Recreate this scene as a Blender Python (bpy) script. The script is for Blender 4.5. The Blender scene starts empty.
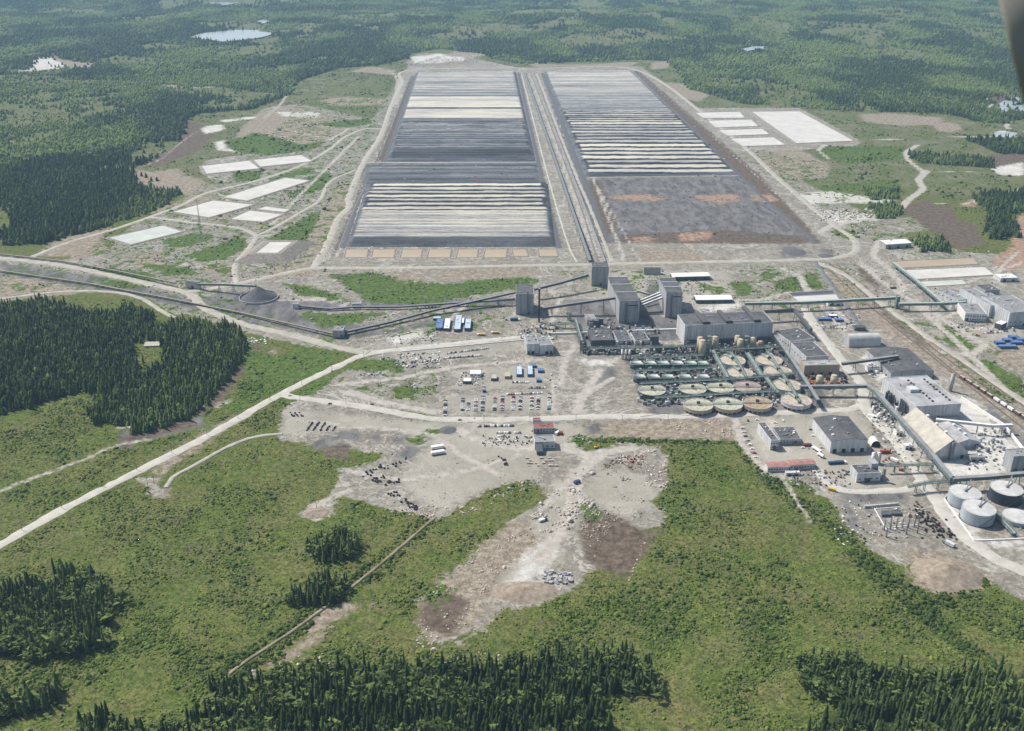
import bpy, math, random
import numpy as np
random.seed(7); RNG = np.random.default_rng(11)
SC = bpy.context.scene; COL = SC.collection
D = bpy.data
# ------------------------------------------------------------------ camera geometry
FOC = 1000.0; PITCH = math.atan(450.0/FOC); CH = 582.0
CP, SP = math.cos(PITCH), math.sin(PITCH)
def G(px, py, z=0.0):
    """world point at height z seen at photo pixel (px, py)"""
    v = py-365.5; t = (CH-z)/(FOC*SP+v*CP)
    return ((px-512)*t, t*(FOC*CP-v*SP), z)
def G2(px, py, z=0.0): return G(px, py, z)[:2]
def proj(X, Y, Zz=0.0):
    dz = CH-Zz
    dep = Y*CP+dz*SP; up = dz*CP-Y*SP
    return 512+FOC*X/dep, 365.5+FOC*up/dep
def mpp(py): return CH/(CP*(py+84.5))       # metres per pixel across at a row
def height_at(px, pyb, pyt):
    X, Y, _ = G(px, pyb); lo, hi = 0., 200.
    for _ in range(30):
        m = (lo+hi)/2
        if proj(X, Y, m)[1] > pyt: lo = m
        else: hi = m
    return lo
# ------------------------------------------------------------------ numpy noise and distances
_perm = RNG.random((256, 256))
def vnoise(x, y):
    xi = np.floor(x).astype(int); yi = np.floor(y).astype(int); fx = x-xi; fy = y-yi
    fx = fx*fx*(3-2*fx); fy = fy*fy*(3-2*fy)
    a = _perm[xi & 255, yi & 255]; b = _perm[(xi+1) & 255, yi & 255]
    c = _perm[xi & 255, (yi+1) & 255]; d = _perm[(xi+1) & 255, (yi+1) & 255]
    return (a*(1-fx)+b*fx)*(1-fy)+(c*(1-fx)+d*fx)*fy
def fbm(x, y, o=4):
    s = 0; a = .5; t = 0
    for k in range(o):
        s = s+a*vnoise(x*2**k+17.3*k, y*2**k+5.1*k); t += a; a *= .5
    return s/t
def seg_dist(X, Y, P, closed):
    P = np.array(P, float); n = len(P); best = np.full(X.shape, 1e9)
    for i in range(n if closed else n-1):
        a = P[i]; b = P[(i+1) % n]; d = b-a; L = max(d@d, 1e-9)
        t = np.clip(((X-a[0])*d[0]+(Y-a[1])*d[1])/L, 0, 1)
        best = np.minimum(best, (X-a[0]-t*d[0])**2+(Y-a[1]-t*d[1])**2)
    return np.sqrt(best)
def inside(X, Y, P):
    c = np.zeros(X.shape, bool); n = len(P)
    for i in range(n):
        x0, y0 = P[i]; x1, y1 = P[(i+1) % n]
        if y0 == y1: continue
        m = ((y0 > Y) != (y1 > Y)) & (X < (x1-x0)*(Y-y0)/(y1-y0)+x0); c ^= m
    return c
CAP = 60.0
def sdf_poly(X, Y, polys, out=None):
    """signed distance in metres, positive inside, capped"""
    if out is None: out = np.full(X.shape, -CAP)
    for P in polys:
        A = np.array(P); x0, y0 = A.min(0)-CAP; x1, y1 = A.max(0)+CAP
        m = (X > x0) & (X < x1) & (Y > y0) & (Y < y1)
        if not m.any(): continue
        xs, ys = X[m], Y[m]; d = seg_dist(xs, ys, P, True); s = np.where(inside(xs, ys, P), d, -d)
        out[m] = np.maximum(out[m], np.clip(s, -CAP, CAP))
    return out
def sdf_line(X, Y, lines, out=None):
    if out is None: out = np.full(X.shape, -CAP)
    for P, w in lines:
        A = np.array(P); x0, y0 = A.min(0)-CAP; x1, y1 = A.max(0)+CAP
        m = (X > x0) & (X < x1) & (Y > y0) & (Y < y1)
        if not m.any(): continue
        s = w/2-seg_dist(X[m], Y[m], P, False)
        out[m] = np.maximum(out[m], np.clip(s, -CAP, CAP))
    return out
def PX(*pts): return [G2(x, y) for x, y in pts]
# ------------------------------------------------------------------ land cover and some painted shade (traced on the ground plane)
SITE = PX((-260,262),(0,246),(45,244),(100,228),(150,211),(183,194),(178,188),(132,172),(180,145),(185,120),(200,113),(250,110),(285,97),(300,80),(345,68),(400,64),(412,54),(440,50),(480,54),(520,64),(640,60),(672,62),(690,88),(740,104),(800,107),(860,111),(930,113),(1000,120),(1030,119),(1300,125),(1300,1000),(-400,1000))
FORESTS = [PX(*p) for p in [
 [(-60,318),(0,308),(45,303),(60,306),(75,312),(100,312),(128,310),(150,316),(165,326),(190,324),(232,330),(247,350),(232,368),(215,397),(202,408),(186,420),(162,428),(136,437),(125,428),(98,420),(95,408),(112,395),(85,390),(40,402),(0,415),(-60,430)],
 [(-40,600),(0,592),(50,584),(88,574),(106,582),(113,620),(97,645),(40,657),(0,652),(-40,660)],
 [(-40,700),(0,697),(48,692),(55,702),(20,716),(-40,725)],
 [(70,760),(82,722),(108,716),(150,735),(185,735),(205,712),(215,690),(300,680),(400,674),(500,668),(560,664),(632,664),(652,676),(648,695),(610,700),(600,725),(590,760),(590,900),(60,900)],
 [(800,665),(850,668),(880,674),(930,680),(1024,676),(1150,670),(1150,900),(830,900),(815,740),(835,712),(812,690)],
 [(318,548),(348,535),(366,545),(345,560),(322,556)],[(298,604),(330,584),(345,588),(320,604)],
 [(868,98),(926,96),(930,112),(880,112)],[(938,104),(1005,112),(1010,124),(980,122),(940,112)],[(968,140),(1024,138),(1060,152),(1000,154)],
 [(908,153),(993,160),(990,168),(920,163)],[(863,190),(898,190),(900,199),(870,200)],[(870,206),(898,204),(900,216),(876,218)],
 [(973,197),(1060,190),(1060,208),(990,216)],[(985,219),(1012,218),(1018,236),(992,238)],[(915,240),(942,238),(948,252),(920,252)],
 [(40,176),(128,170),(150,205),(60,232),(0,240)],
 ]]
CLEAR = [PX(*p) for p in [
 [(14,74),(24,60),(45,53),(64,60),(98,61),(98,69),(60,72)],[(985,112),(990,96),(1060,84),(1060,116)], [(60,110),(110,106),(125,114),(90,124)],[(-40,74),(40,76),(120,84),(60,88),(-40,84)],[(110,55),(180,58),(170,64),(100,62)],[(440,30),(560,30),(540,38),(450,38)],[(150,44),(190,46),(180,50),(140,50)],[(-40,99),(30,93),(62,94),(110,102),(100,114),(60,120),(30,128),(-40,126)],
 [(150,86),(215,84),(256,90),(285,97),(256,108),(185,112),(196,98)],
 [(-40,212),(10,205),(14,222),(8,245),(-40,250)],[(0,142),(30,134),(70,131),(20,148)],
 [(800,26),(850,28),(900,44),(840,42)],[(500,14),(620,12),(640,20),(520,24)],[(560,42),(640,35),(690,40),(640,48),(570,50)],
 [(300,30),(330,33),(310,41),(285,38)],[(380,62),(400,60),(400,66),(385,68)],[(105,20),(200,17),(205,22),(110,28)],
 [(62,304),(100,298),(126,304),(120,316),(85,316),(64,312)],[(134,342),(163,342),(164,371),(138,373)],
 [(600,700),(640,690),(652,700),(620,720)],
 [(940,28),(1000,30),(990,42),(930,38)]]]
L = {}
L['gravel'] = [PX(*p) for p in [
 [(-60,256),(0,255),(60,260),(110,248),(130,226),(160,214),(185,198),(215,182),(200,172),(205,160),(250,154),(262,140),(256,120),(262,108),(300,104),(340,112),(372,120),(385,100),(402,75),(412,60),(450,54),(480,60),(520,68),(640,66),(660,80),(696,108),(752,108),(800,108),(860,140),(858,146),(800,150),(830,165),(828,178),(800,180),(850,205),(885,222),(905,236),(960,250),(990,262),(1024,272),(1060,280),(1060,620),(1000,590),(985,578),(940,556),(905,568),(880,555),(862,540),(845,525),(830,500),(800,480),(770,478),(755,460),(745,446),(735,440),(650,438),(590,436),(585,446),(580,455),(600,448),(620,443),(655,446),(668,455),(664,472),(672,482),(655,490),(654,503),(668,512),(662,525),(640,530),(615,528),(585,518),(590,530),(600,545),(600,560),(570,592),(540,605),(500,608),(480,632),(440,648),(418,638),(430,600),(450,570),(485,545),(520,515),(545,500),(540,488),(530,480),(500,485),(470,500),(440,520),(420,515),(395,510),(350,500),(330,495),(345,470),(385,458),(380,452),(350,450),(320,447),(280,440),(278,420),(290,404),(330,380),(375,354),(345,352),(300,345),(240,330),(200,318),(172,312),(150,300),(100,291),(60,295),(0,302),(-60,305)],
 [(298,514),(310,506),(330,497),(338,500),(330,508),(333,516),(318,519),(300,518)],
 [(137,478),(155,476),(162,484),(150,487),(140,484)],[(150,492),(168,484),(174,488),(168,495),(152,498)],[(212,402),(232,398),(252,402),(230,406),(215,408)],
 [(850,222),(880,218),(930,216),(945,222),(935,230),(880,236),(850,232)],[(960,252),(1024,256),(1024,275),(960,270)],
 ]]
L['tan'] = [PX(*p) for p in [
 [(16,73),(26,60),(45,54),(64,60),(96,62),(96,68),(60,71)],[(150,212),(190,196),(215,190),(215,200),(170,215)],[(205,213),(235,214),(232,222),(210,222)],[(262,222),(290,216),(296,222),(270,232),(240,228)], [(352,178),(349,205),(338,220),(326,246),(312,262),(303,250),(318,215),(334,190)],[(296,262),(320,268),(310,276),(270,278),(262,270)],[(60,236),(110,228),(100,240),(60,248)],
 [(404,64),(420,53),(470,56),(478,64),(440,67)],[(768,150),(800,150),(815,160),(832,166),(825,177),(790,180),(768,172),(750,160)],
 [(858,114),(890,113),(945,118),(940,125),(900,126),(865,122)],[(930,124),(955,122),(965,131),(940,132)],
 [(665,82),(700,84),(710,94),(700,102),(680,98),(662,88)],[(652,62),(672,60),(668,68),(650,70)],
 [(258,112),(300,106),(340,118),(345,132),(330,140),(300,150),(262,152),(230,148),(240,130)],[(318,100),(350,96),(391,99),(380,106),(330,106)],[(348,72),(370,66),(396,70),(396,76),(380,74)],
 [(905,552),(930,548),(950,555),(985,575),(985,590),(940,594),(910,578)],
 [(586,422),(720,418),(742,430),(735,442),(700,437),(640,438),(580,433)],
 [(0,278),(60,272),(100,280),(95,290),(40,297),(0,300)],[(50,242),(100,236),(110,250),(80,258),(40,256)],[(130,255),(170,254),(165,266),(135,268)],
 [(205,262),(225,262),(228,275),(200,275)],[(380,275),(410,270),(430,280),(410,288),(385,284)],
 [(430,270),(520,268),(545,272),(500,278),(440,281)],[(420,600),(470,552),(520,520),(545,540),(500,575),(480,625),(440,645),(420,638)],
 [(190,176),(215,186),(190,196),(160,190),(165,180)],[(120,176),(180,168),(185,184),(140,192)],
 [(985,350),(1024,340),(1060,370),(1024,372),(995,362)],[(285,660),(320,610),(345,600),(362,606),(330,622),(300,655),(250,675)],
 [(150,470),(205,430),(250,412),(240,422),(190,452),(160,478)],[(645,265),(640,250),(690,250),(720,262)],
 [(822,262),(845,268),(890,305),(950,350),(1024,398),(1024,425),(960,385),(880,330),(835,290)],
 [(255,378),(262,360),(275,345),(278,352),(265,376)],
 [(135,170),(180,175),(170,182),(130,182)],[(30,62),(45,56),(60,62),(68,68),(30,70),(18,69)],[(440,53),(470,50),(490,56),(470,58)],[(520,62),(570,64),(640,62),(630,66),(540,68)],
 [(150,84),(210,84),(212,88),(152,88)],[(288,37),(312,37),(312,40),(290,41)],
 ]]
L['dark'] = [PX(*p) for p in [
 [(333,433),(350,431),(361,432),(359,441),(345,440)],[(366,434),(384,432),(382,441),(368,440)],[(390,438),(409,435),(405,444),(392,443)],
 [(398,452),(412,446),(420,450),(410,460),(396,457)],[(310,444),(330,434),(336,438),(330,448),(314,450)],[(436,431),(448,426),(458,429),(450,436)],
 [(584,425),(598,423),(604,432),(588,434)],[(587,178),(740,176),(815,243),(610,243),(596,210)],[(360,164),(536,163),(540,183),(362,183)],
 [(200,298),(235,290),(290,300),(300,322),(250,326),(210,312)],
 [(565,300),(660,300),(700,325),(680,340),(580,345)],[(645,280),(660,280),(665,318),(645,322)],  # second patch: shade between the two silo buildings, painted on the ground
 [(595,378),(608,366),(618,372),(612,384),(600,388)],[(625,360),(640,362),(680,414),(650,412)],
 [(780,246),(800,246),(808,256),(782,258)],[(812,248),(835,250),(830,257)],[(840,492),(905,493),(905,502),(850,503)],[(840,500),(852,508),(860,528),(852,530)],
 [(120,432),(200,416),(206,424),(140,444),(122,450)],[(825,432),(840,440),(838,448),(825,446)],  # first patch: shade cast by the left wood, painted into the ground
 [(628,352),(810,345),(830,408),(650,414)],[(990,405),(1024,440),(1024,470),(985,440)],
 [(516,72),(520,72),(541,165),(563,250),(555,247),(536,162)],[(541,72),(545,72),(586,178),(606,243),(600,243),(575,182)],[(250,305),(320,318),(390,330),(480,305),(520,296),(520,303),(400,333),(340,340),(300,328)],[(290,302),(510,298),(512,303),(300,312)],[(0,262),(120,280),(180,297),(330,330),(330,338),(170,304),(0,274)]
 ]]
L['brown'] = [PX(*p) for p in [
 [(252,350),(262,345),(258,355),(222,400),(200,416),(212,396),(232,372)],[(122,436),(190,420),(200,424),(140,442),(124,450)],  # second patch: painted cast shade along the lower edge of the left wood
 [(590,505),(615,515),(640,530),(662,530),(640,560),(625,582),(585,560),(580,530)],[(322,450),(340,442),(352,447),(345,458),(325,457)],
 [(145,118),(185,120),(220,128),(200,150),(160,166),(136,166),(178,146),(180,132)],[(985,155),(1024,152),(1024,175),(990,168)],
 [(940,215),(975,225),(985,245),(960,250),(920,225),(900,205),(930,200)],[(585,180),(600,180),(620,230),(600,240)],
 [(855,262),(862,268),(880,285),(878,290),(862,278)],[(622,234),(720,230),(800,236),(806,244),(620,243)],
 [(418,610),(440,590),(470,600),(455,635),(425,632)],[(960,90),(1024,80),(1060,95),(1010,108),(965,98)],[(900,210),(950,205),(960,225),(920,222)],
 [(870,300),(900,322),(930,345),(925,348),(885,318)],
 [(410,78),(416,74),(386,162),(366,186),(345,247),(332,258),(336,245),(358,195),(379,150)],[(632,70),(639,71),(760,175),(822,243),(814,244),(740,176)]
 ]]
L['orange'] = [PX(*p) for p in [
 [(608,196),(634,194),(650,195),(672,199),(655,201),(615,200)],[(692,196),(735,194),(742,200),(720,204),(698,200)],[(752,195),(770,194),(778,202),(756,201)],
 [(632,238),(655,236),(652,243),(634,243)],[(678,234),(712,231),(710,240),(680,241)],[(1060,212),(1024,214),(1002,226),(1012,245),(990,262),(1005,272),(1060,262)],
 [(970,200),(1024,188),(1024,192),(975,206),(960,206)],[(690,408),(780,400),(780,406),(700,412)],[(690,398),(700,380),(690,375),(682,390)]
 ]]
L['weeds'] = [PX(*p) for p in [
 [(90,250),(130,228),(185,200),(215,180),(240,160),(262,150),(300,104),(340,100),(395,80),(392,110),(375,140),(355,175),(345,205),(325,245),(300,262),(240,280),(180,285),(120,270)],
 [(735,155),(760,150),(830,165),(905,215),(960,250),(940,262),(870,238),(800,190)],[(745,265),(850,268),(870,300),(820,312),(735,300)],[(560,272),(640,270),(740,285),(700,292),(600,290)],
 [(300,345),(440,300),(520,300),(500,325),(420,335)],[(340,380),(440,370),(440,400),(360,395)],[(900,320),(980,330),(1024,400),(1000,400)],[(0,262),(200,285),(300,330),(260,330),(100,290),(0,290)]]]
L['yard'] = [PX(*p) for p in [
 [(284,408),(440,424),(520,428),(590,425),(585,445),(570,452),(545,455),(535,478),(500,483),(470,495),(440,512),(422,505),(400,480),(410,462),(430,445),(400,430),(370,428),(330,430),(284,436)],
 [(440,395),(555,393),(556,412),(440,412)],[(455,370),(550,365),(550,384),(455,388)],[(745,418),(860,412),(905,488),(850,488),(815,470),(790,478),(760,470)],[(480,425),(575,424),(575,445),(490,440)],
 [(620,520),(655,505),(650,475),(600,470),(575,500),(560,560),(500,600),(480,610),(560,480)],[(925,330),(1024,322),(1024,345),(960,350)],[(590,270),(730,270),(735,300),(690,310),(590,300)],[(385,345),(520,342),(520,352),(400,362)]]]
L['white'] = [PX(*p) for p in [
 [(20,71),(30,61),(45,56),(60,62),(68,67),(40,71)], [(940,395),(955,395),(975,402),(1010,440),(1024,455),(1005,472),(940,478),(932,462),(965,455),(968,445),(950,420)],[(868,352),(890,375),(880,382),(860,362)],
 [(640,352),(655,350),(660,356),(645,358)],[(578,360),(615,360),(612,364),(590,366)],[(938,470),(1000,464),(1000,475),(945,480)],
 [(700,308),(738,300),(742,306),(720,312)],[(385,338),(420,330),(425,336),(395,344)],[(938,498),(952,496),(985,542),(1024,538),(1024,548),(975,545)],
 [(796,194),(830,191),(870,197),(895,200),(880,204),(850,203),(808,204)],[(818,210),(870,212),(880,218),(840,224),(822,218)],[(200,127),(222,124),(225,130),(205,134)],[(220,120),(256,116),(256,119),(222,122)],
 [(215,142),(225,140),(226,149),(245,150),(240,153),(218,150)],[(410,56),(440,54),(470,58),(460,62),(415,64)],
 [(545,540),(560,545),(540,575),(510,590),(520,560)],[(1000,130),(1015,133),(1012,138),(990,136)],[(990,168),(1024,162),(1024,176),(1000,175)],
 [(276,112),(320,112),(318,118),(285,117)]
 ]]
L['grass'] = [PX(*p) for p in [
 [(330,275),(380,272),(400,280),(440,283),(520,277),(540,280),(525,287),(480,295),(430,303),(390,305),(365,300),(350,290)],
 [(300,312),(330,314),(392,312),(350,325),(320,328),(305,320)],[(280,283),(305,285),(350,299),(345,304),(300,295)],
 [(240,348),(262,352),(275,356),(300,348),(345,353),(330,367),(300,384),(255,402),(240,412),(222,408),(250,380)],
 [(350,362),(385,358),(402,363),(400,373),(375,372),(345,369)],[(402,378),(412,380),(418,392),(408,396)],[(372,408),(432,416),(430,419),(375,412)],
 [(300,382),(330,376),(334,382),(312,394),(296,396)],
 [(770,281),(815,272),(822,288),(782,293)],[(728,283),(745,281),(757,291),(738,296)],[(937,327),(948,325),(976,347),(970,351),(948,347)],
 [(968,362),(985,358),(1010,370),(1024,378),(1024,398),(992,384)],[(710,288),(722,286),(728,292),(712,295)],[(760,274),(780,272),(775,279),(762,279)],
 [(162,240),(195,233),(218,236),(190,247),(168,248)],[(184,256),(225,242),(236,236),(247,238),(246,248),(225,260),(200,262)],[(258,246),(290,225),(318,210),(321,216),(308,240),(270,247)],
 [(231,172),(263,170),(260,180),(235,182)],[(267,178),(312,166),(316,172),(275,182)],[(225,142),(256,132),(300,144),(330,140),(312,150),(270,156),(235,152)],
 [(250,248),(264,246),(258,252)],[(85,266),(150,272),(172,282),(130,280),(92,274)],[(95,278),(120,280),(150,288),(120,290)],[(130,262),(190,266),(200,276),(160,274)],
 [(818,146),(908,146),(900,160),(850,164),(820,158)],[(300,125),(370,118),(374,124),(345,128),(325,126)],[(300,178),(330,172),(335,178),(310,186)],[(286,193),(330,180),(322,190),(290,200)],
 [(410,440),(438,428),(440,432),(418,444)],[(572,436),(590,440),(582,448),(570,444)],
 [(980,382),(1024,398),(1060,420),(1024,405),(990,392)],[(583,505),(600,512),(596,520),(584,516)],[(425,590),(440,584),(450,590),(430,604)],
 [(830,226),(860,232),(852,240),(835,235)],[(810,186),(900,180),(900,190),(830,190)]
 ]]
TRACKS = [(PX(*p), w) for p, w in [
 ([(762,448),(790,490),(810,522)], 4),([(928,170),(918,180),(924,189),(908,200),(900,210),(878,219),(850,222),(830,226),(820,232)], 16),
 ([(923,172),(908,160),(905,152),(918,145)], 14),([(853,141),(900,139),(960,137),(1010,136),(1060,142)], 16),([(935,82),(938,94),(955,96),(985,98),(993,103),(985,110)], 16),
 ([(1024,188),(980,200),(960,205),(920,202)], 10),([(830,160),(818,150),(826,144)], 12),([(1010,120),(1005,128),(1040,134)], 14),([(925,173),(960,171),(1024,176)], 9),
 ([(132,170),(160,160),(185,140),(205,126)], 6),([(600,370),(590,385),(580,400),(577,412)], 12),([(612,378),(590,392),(575,402)], 9),
 ([(600,455),(575,475),(575,500),(560,530),(540,560)], 16),([(560,448),(590,455),(630,448)], 14),([(460,430),(480,442),(520,448),(570,445)], 14),
 ([(262,120),(280,105),(292,88),(296,80)], 10),([(290,130),(330,140),(350,128)], 12),([(256,138),(300,136),(340,128)], 10),([(396,105),(398,80),(392,72),(370,66)], 14),
 ([(0,490),(40,476),(110,448),(150,440)], 5),([(118,428),(160,425),(205,405)], 5),([(545,285),(560,300),(552,320),(548,336)], 8),([(664,316),(700,300)], 8),
 ([(318,519),(310,508),(330,498),(350,490)], 8),([(560,385),(565,360),(575,345)], 9),([(545,380),(553,380),(553,412)],5),([(350,392),(380,402),(436,412)],14),([(340,384),(400,378),(440,370)],10),
 ([(440,370),(460,366),(540,360)],10),([(845,320),(836,310),(830,300)],8),([(800,280),(822,305),(850,340)],9),([(790,292),(760,300),(735,300)],8),([(780,268),(800,276),(812,302)],12),
 ([(860,262),(880,280),(910,300),(950,335),(1000,385)],11),([(880,240),(872,255),(890,270),(905,290)],12),([(915,300),(960,330),(985,345),(970,355),(940,352)],12),([(960,330),(1024,326)],12),
 ([(905,285),(960,285),(1024,262)],8),([(1005,268),(990,278),(1020,250)],6),([(380,160),(372,180),(360,205),(345,240),(335,258)],6),([(560,72),(590,170),(625,262)],7),([(530,72),(548,120),(585,230),(595,250)],8),
 ([(330,165),(300,195),(270,226)],8),([(360,135),(330,165)],10),([(300,296),(340,300),(365,310)],6),([(560,290),(600,300)],6),([(256,300),(320,300),(360,310)],7),
 ([(524,72),(545,120),(566,172),(583,216),(603,262)],3),([(528,72),(556,150),(578,200),(596,235)],2.5),([(536,72),(566,140),(600,190),(640,262)],4),([(520,76),(540,125),(560,185),(572,225),(585,258)],3),
 ([(640,76),(700,125),(770,188),(830,240)],5),([(404,90),(390,130),(372,165),(362,190),(350,235)],4),([(470,300),(440,330),(420,345)],6),([(590,455),(570,480),(540,510)],7),([(860,478),(900,476),(905,450)],7),([(880,405),(905,432),(925,462)],7),([(770,420),(772,440),(800,458),(822,470)],9),([(735,418),(742,445),(765,470)],9),([(650,345),(560,352)],6),([(300,420),(340,425),(400,430),(440,436)],8),([(440,440),(470,460),(500,475)],9),([(340,470),(400,480),(470,470),(520,455)],7),([(980,300),(940,320),(900,318)],7),
 ]]
ROADS = [(n, PX(*p), w) for n, p, w in [
 ('road', [(-60,580),(0,545),(40,522),(100,490),(200,440),(256,408),(283,393),(330,370),(358,357),(385,351),(440,345),(500,339),(524,337)], 11),
 ('road', [(280,394),(300,398),(340,403),(400,413),(440,419),(520,419),(600,416.5),(700,416),(768,413),(820,411),(850,409),(864,404)], 11),
 ('road', [(805,308),(812,322),(826,340),(846,366),(862,384),(864,404),(876,420),(896,441),(916,470),(936,500),(958,530),(990,555),(1024,572),(1070,590)], 13),
 ('road', [(816,470),(828,482),(840,489),(855,491.5),(880,491),(908,489),(922,482)], 10),
 ('haul_road', [(180,293),(232,285),(300,270),(330,268),(400,268),(500,266),(590,264.5),(700,262),(800,260),(835,258),(856,251),(852,238),(830,222),(780,180),(720,127),(636,70),(540,68),(412,70),(402,84),(391,107),(381,135),(366,158),(357,177),(349,198),(349,207),(338,219),(328,243),(314,267)], 12),
 ('haul_road', [(20,262),(67,243),(112,230),(150,217),(180,206),(207,193),(256,181),(300,166),(330,149),(345,137),(365,129),(383,129)], 10),
 ('haul_road', [(150,217),(187,222),(217,225),(242,229),(256,236),(250,247),(237,262),(235,274),(237,284)], 9),
 ('haul_road', [(256,236),(270,230),(300,213),(320,200),(330,182),(356,170)], 8),
 ('haul_road', [(-60,252),(0,258),(60,265),(100,273),(150,284),(190,294),(205,308),(240,323),(300,337),(340,348),(368,353)], 13),
 ('haul_road', [(-60,303),(0,299),(60,292),(110,292),(140,298),(160,310),(175,318)], 7),
 ('haul_road', [(166,488),(172,478),(190,468),(230,446),(256,437),(282,434)], 5),
 ('haul_road', [(815,262),(845,275),(880,302),(925,335),(965,362),(1024,402),(1070,430)], 10),
 ('path', [(208,704),(232,672),(300,626),(370,573),(436,517)], 2.6),
 ('asphalt_road', [(815,262),(826,278),(842,300),(862,330)], 8),
 ]]
LCAP = dict(tan=18, dark=14, brown=10, orange=6, white=14, grass=12, weeds=-4, yard=16)
def layers(X, Y):
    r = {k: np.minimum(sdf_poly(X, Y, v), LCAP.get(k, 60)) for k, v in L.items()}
    r['track'] = sdf_line(X, Y, TRACKS)
    return r
def forest_sdf(X, Y):
    k = np.clip((Y-1600)/2500, 0, 1); wx = (fbm(X/170+40, Y/170, 3)-.5)*170*k; wy = (fbm(X/170+80, Y/170+9, 3)-.5)*300*k
    X0, Y0 = X, Y; s = sdf_poly(X+wx*.4, Y+wy*.25, [SITE]); far = -s
    n = fbm(X/300+3.1, Y/520+1.7, 4)
    far = np.minimum(far, (n-.39)*400)
    f = sdf_poly(X, Y, FORESTS)
    r = np.maximum(far, f)
    r = np.minimum(r, -sdf_poly(X+wx, Y+wy, CLEAR))
    for P, zl in LAKES: r = np.minimum(r, -10-sdf_poly(X, Y, [P]))
    return np.clip(r, -CAP, CAP)
LAKES = [([G2(x, y, z) for x, y in p], z) for p, z in (([(190,37),(205,32.5),(235,30),(258,30),(273,33),(262,37.5),(240,40),(222,41.5),(210,40)], 22), ([(256,21),(264,19),(270,21),(264,23.5)], 22), ([(738,49),(752,46),(766,46),(764,49),(745,51)], 16), ([(205,3),(225,1),(240,3),(225,5)], 25))]
def relief(X, Y):
    t = np.clip((Y-4400)/2600, 0, 1); t = t*t*(3-2*t)
    z = t*((fbm(X/1500+9, Y/1100+4, 4)-.42)*170+8)
    u = np.clip((9000-Y)/1,0,1)
    for P, zl in LAKES:
        q = np.clip((sdf_poly(X, Y, [P])+CAP)/50, 0, 1); z = z*(1-q)+(zl-3)*q
    return z
_road_lines = [(p, w+6) for _, p, w in ROADS]
def near_relief(X, Y, lay):
    d = np.maximum.reduce([lay[k] for k in ('gravel','white','tan')]+[sdf_line(X, Y, _road_lines)])
    m = np.clip((-d-6)/45, 0, 1)*np.clip((1900-Y)/500, 0, 1)
    return m*(fbm(X/90+2, Y/90+8, 3)-.5)*11
# ------------------------------------------------------------------ materials
def new_mat(name):
    m = D.materials.new(name); m.use_nodes = True; nt = m.node_tree; nt.nodes.clear()
    o = nt.nodes.new('ShaderNodeOutputMaterial'); b = nt.nodes.new('ShaderNodeBsdfPrincipled')
    nt.links.new(b.outputs[0], o.inputs[0]); b.inputs['Roughness'].default_value = .85
    b.inputs['Specular IOR Level'].default_value = .25
    return m, nt, b
def N(nt, t, **kw):
    n = nt.nodes.new(t)
    for k, v in kw.items():
        if k == 'op': n.operation = v
        elif k == 'dt': n.data_type = v
        else: n.inputs[k].default_value = v
    return n
def noise(nt, size, detail=4, rough=.6, stretch=None, coord='Object', dist=0):
    tc = nt.nodes.new('ShaderNodeTexCoord'); out = tc.outputs[coord]
    if stretch:
        mp = nt.nodes.new('ShaderNodeMapping'); mp.inputs['Scale'].default_value = stretch; nt.links.new(out, mp.inputs[0]); out = mp.outputs[0]
    n = N(nt, 'ShaderNodeTexNoise', Scale=1.0/size, Detail=detail, Roughness=rough, Distortion=dist); nt.links.new(out, n.inputs['Vector'])
    return n.outputs['Fac']
def rng(nt, src, a, b, c=0., d=1.):
    m = N(nt, 'ShaderNodeMapRange', **{'From Min': a, 'From Max': b, 'To Min': c, 'To Max': d}); nt.links.new(src, m.inputs[0]); return m.outputs[0]
def mixc(nt, fac, A, B):
    m = nt.nodes.new('ShaderNodeMix'); m.data_type = 'RGBA'
    if isinstance(fac, (int, float)): m.inputs[0].default_value = fac
    else: nt.links.new(fac, m.inputs[0])
    for i, c in ((6, A), (7, B)):
        if isinstance(c, (tuple, list)): m.inputs[i].default_value = (*c[:3], 1)
        else: nt.links.new(c, m.inputs[i])
    return m.outputs[2]
def bump(nt, b, h, s=.5, dist=1.):
    n = N(nt, 'ShaderNodeBump', Strength=s, Distance=dist); nt.links.new(h, n.inputs['Height']); nt.links.new(n.outputs[0], b.inputs['Normal'])
def attr(nt, name):
    a = nt.nodes.new('ShaderNodeAttribute'); a.attribute_name = name; return a.outputs['Fac']
def simple(name, c, rough=.8, var=.25, size=4., stretch=None, metal=0, spec=.25, c2=None):
    m, nt, b = new_mat(name)
    n = noise(nt, size, 5, .65, stretch)
    lo = tuple(x*(1-var) for x in c); hi = c2 or tuple(min(1, x*(1+var)) for x in c)
    nt.links.new(mixc(nt, rng(nt, n, .33, .67), lo, hi), b.inputs['Base Color'])
    b.inputs['Roughness'].default_value = rough; b.inputs['Metallic'].default_value = metal; b.inputs['Specular IOR Level'].default_value = spec
    return m
V = (1, 1, .12)
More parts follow.
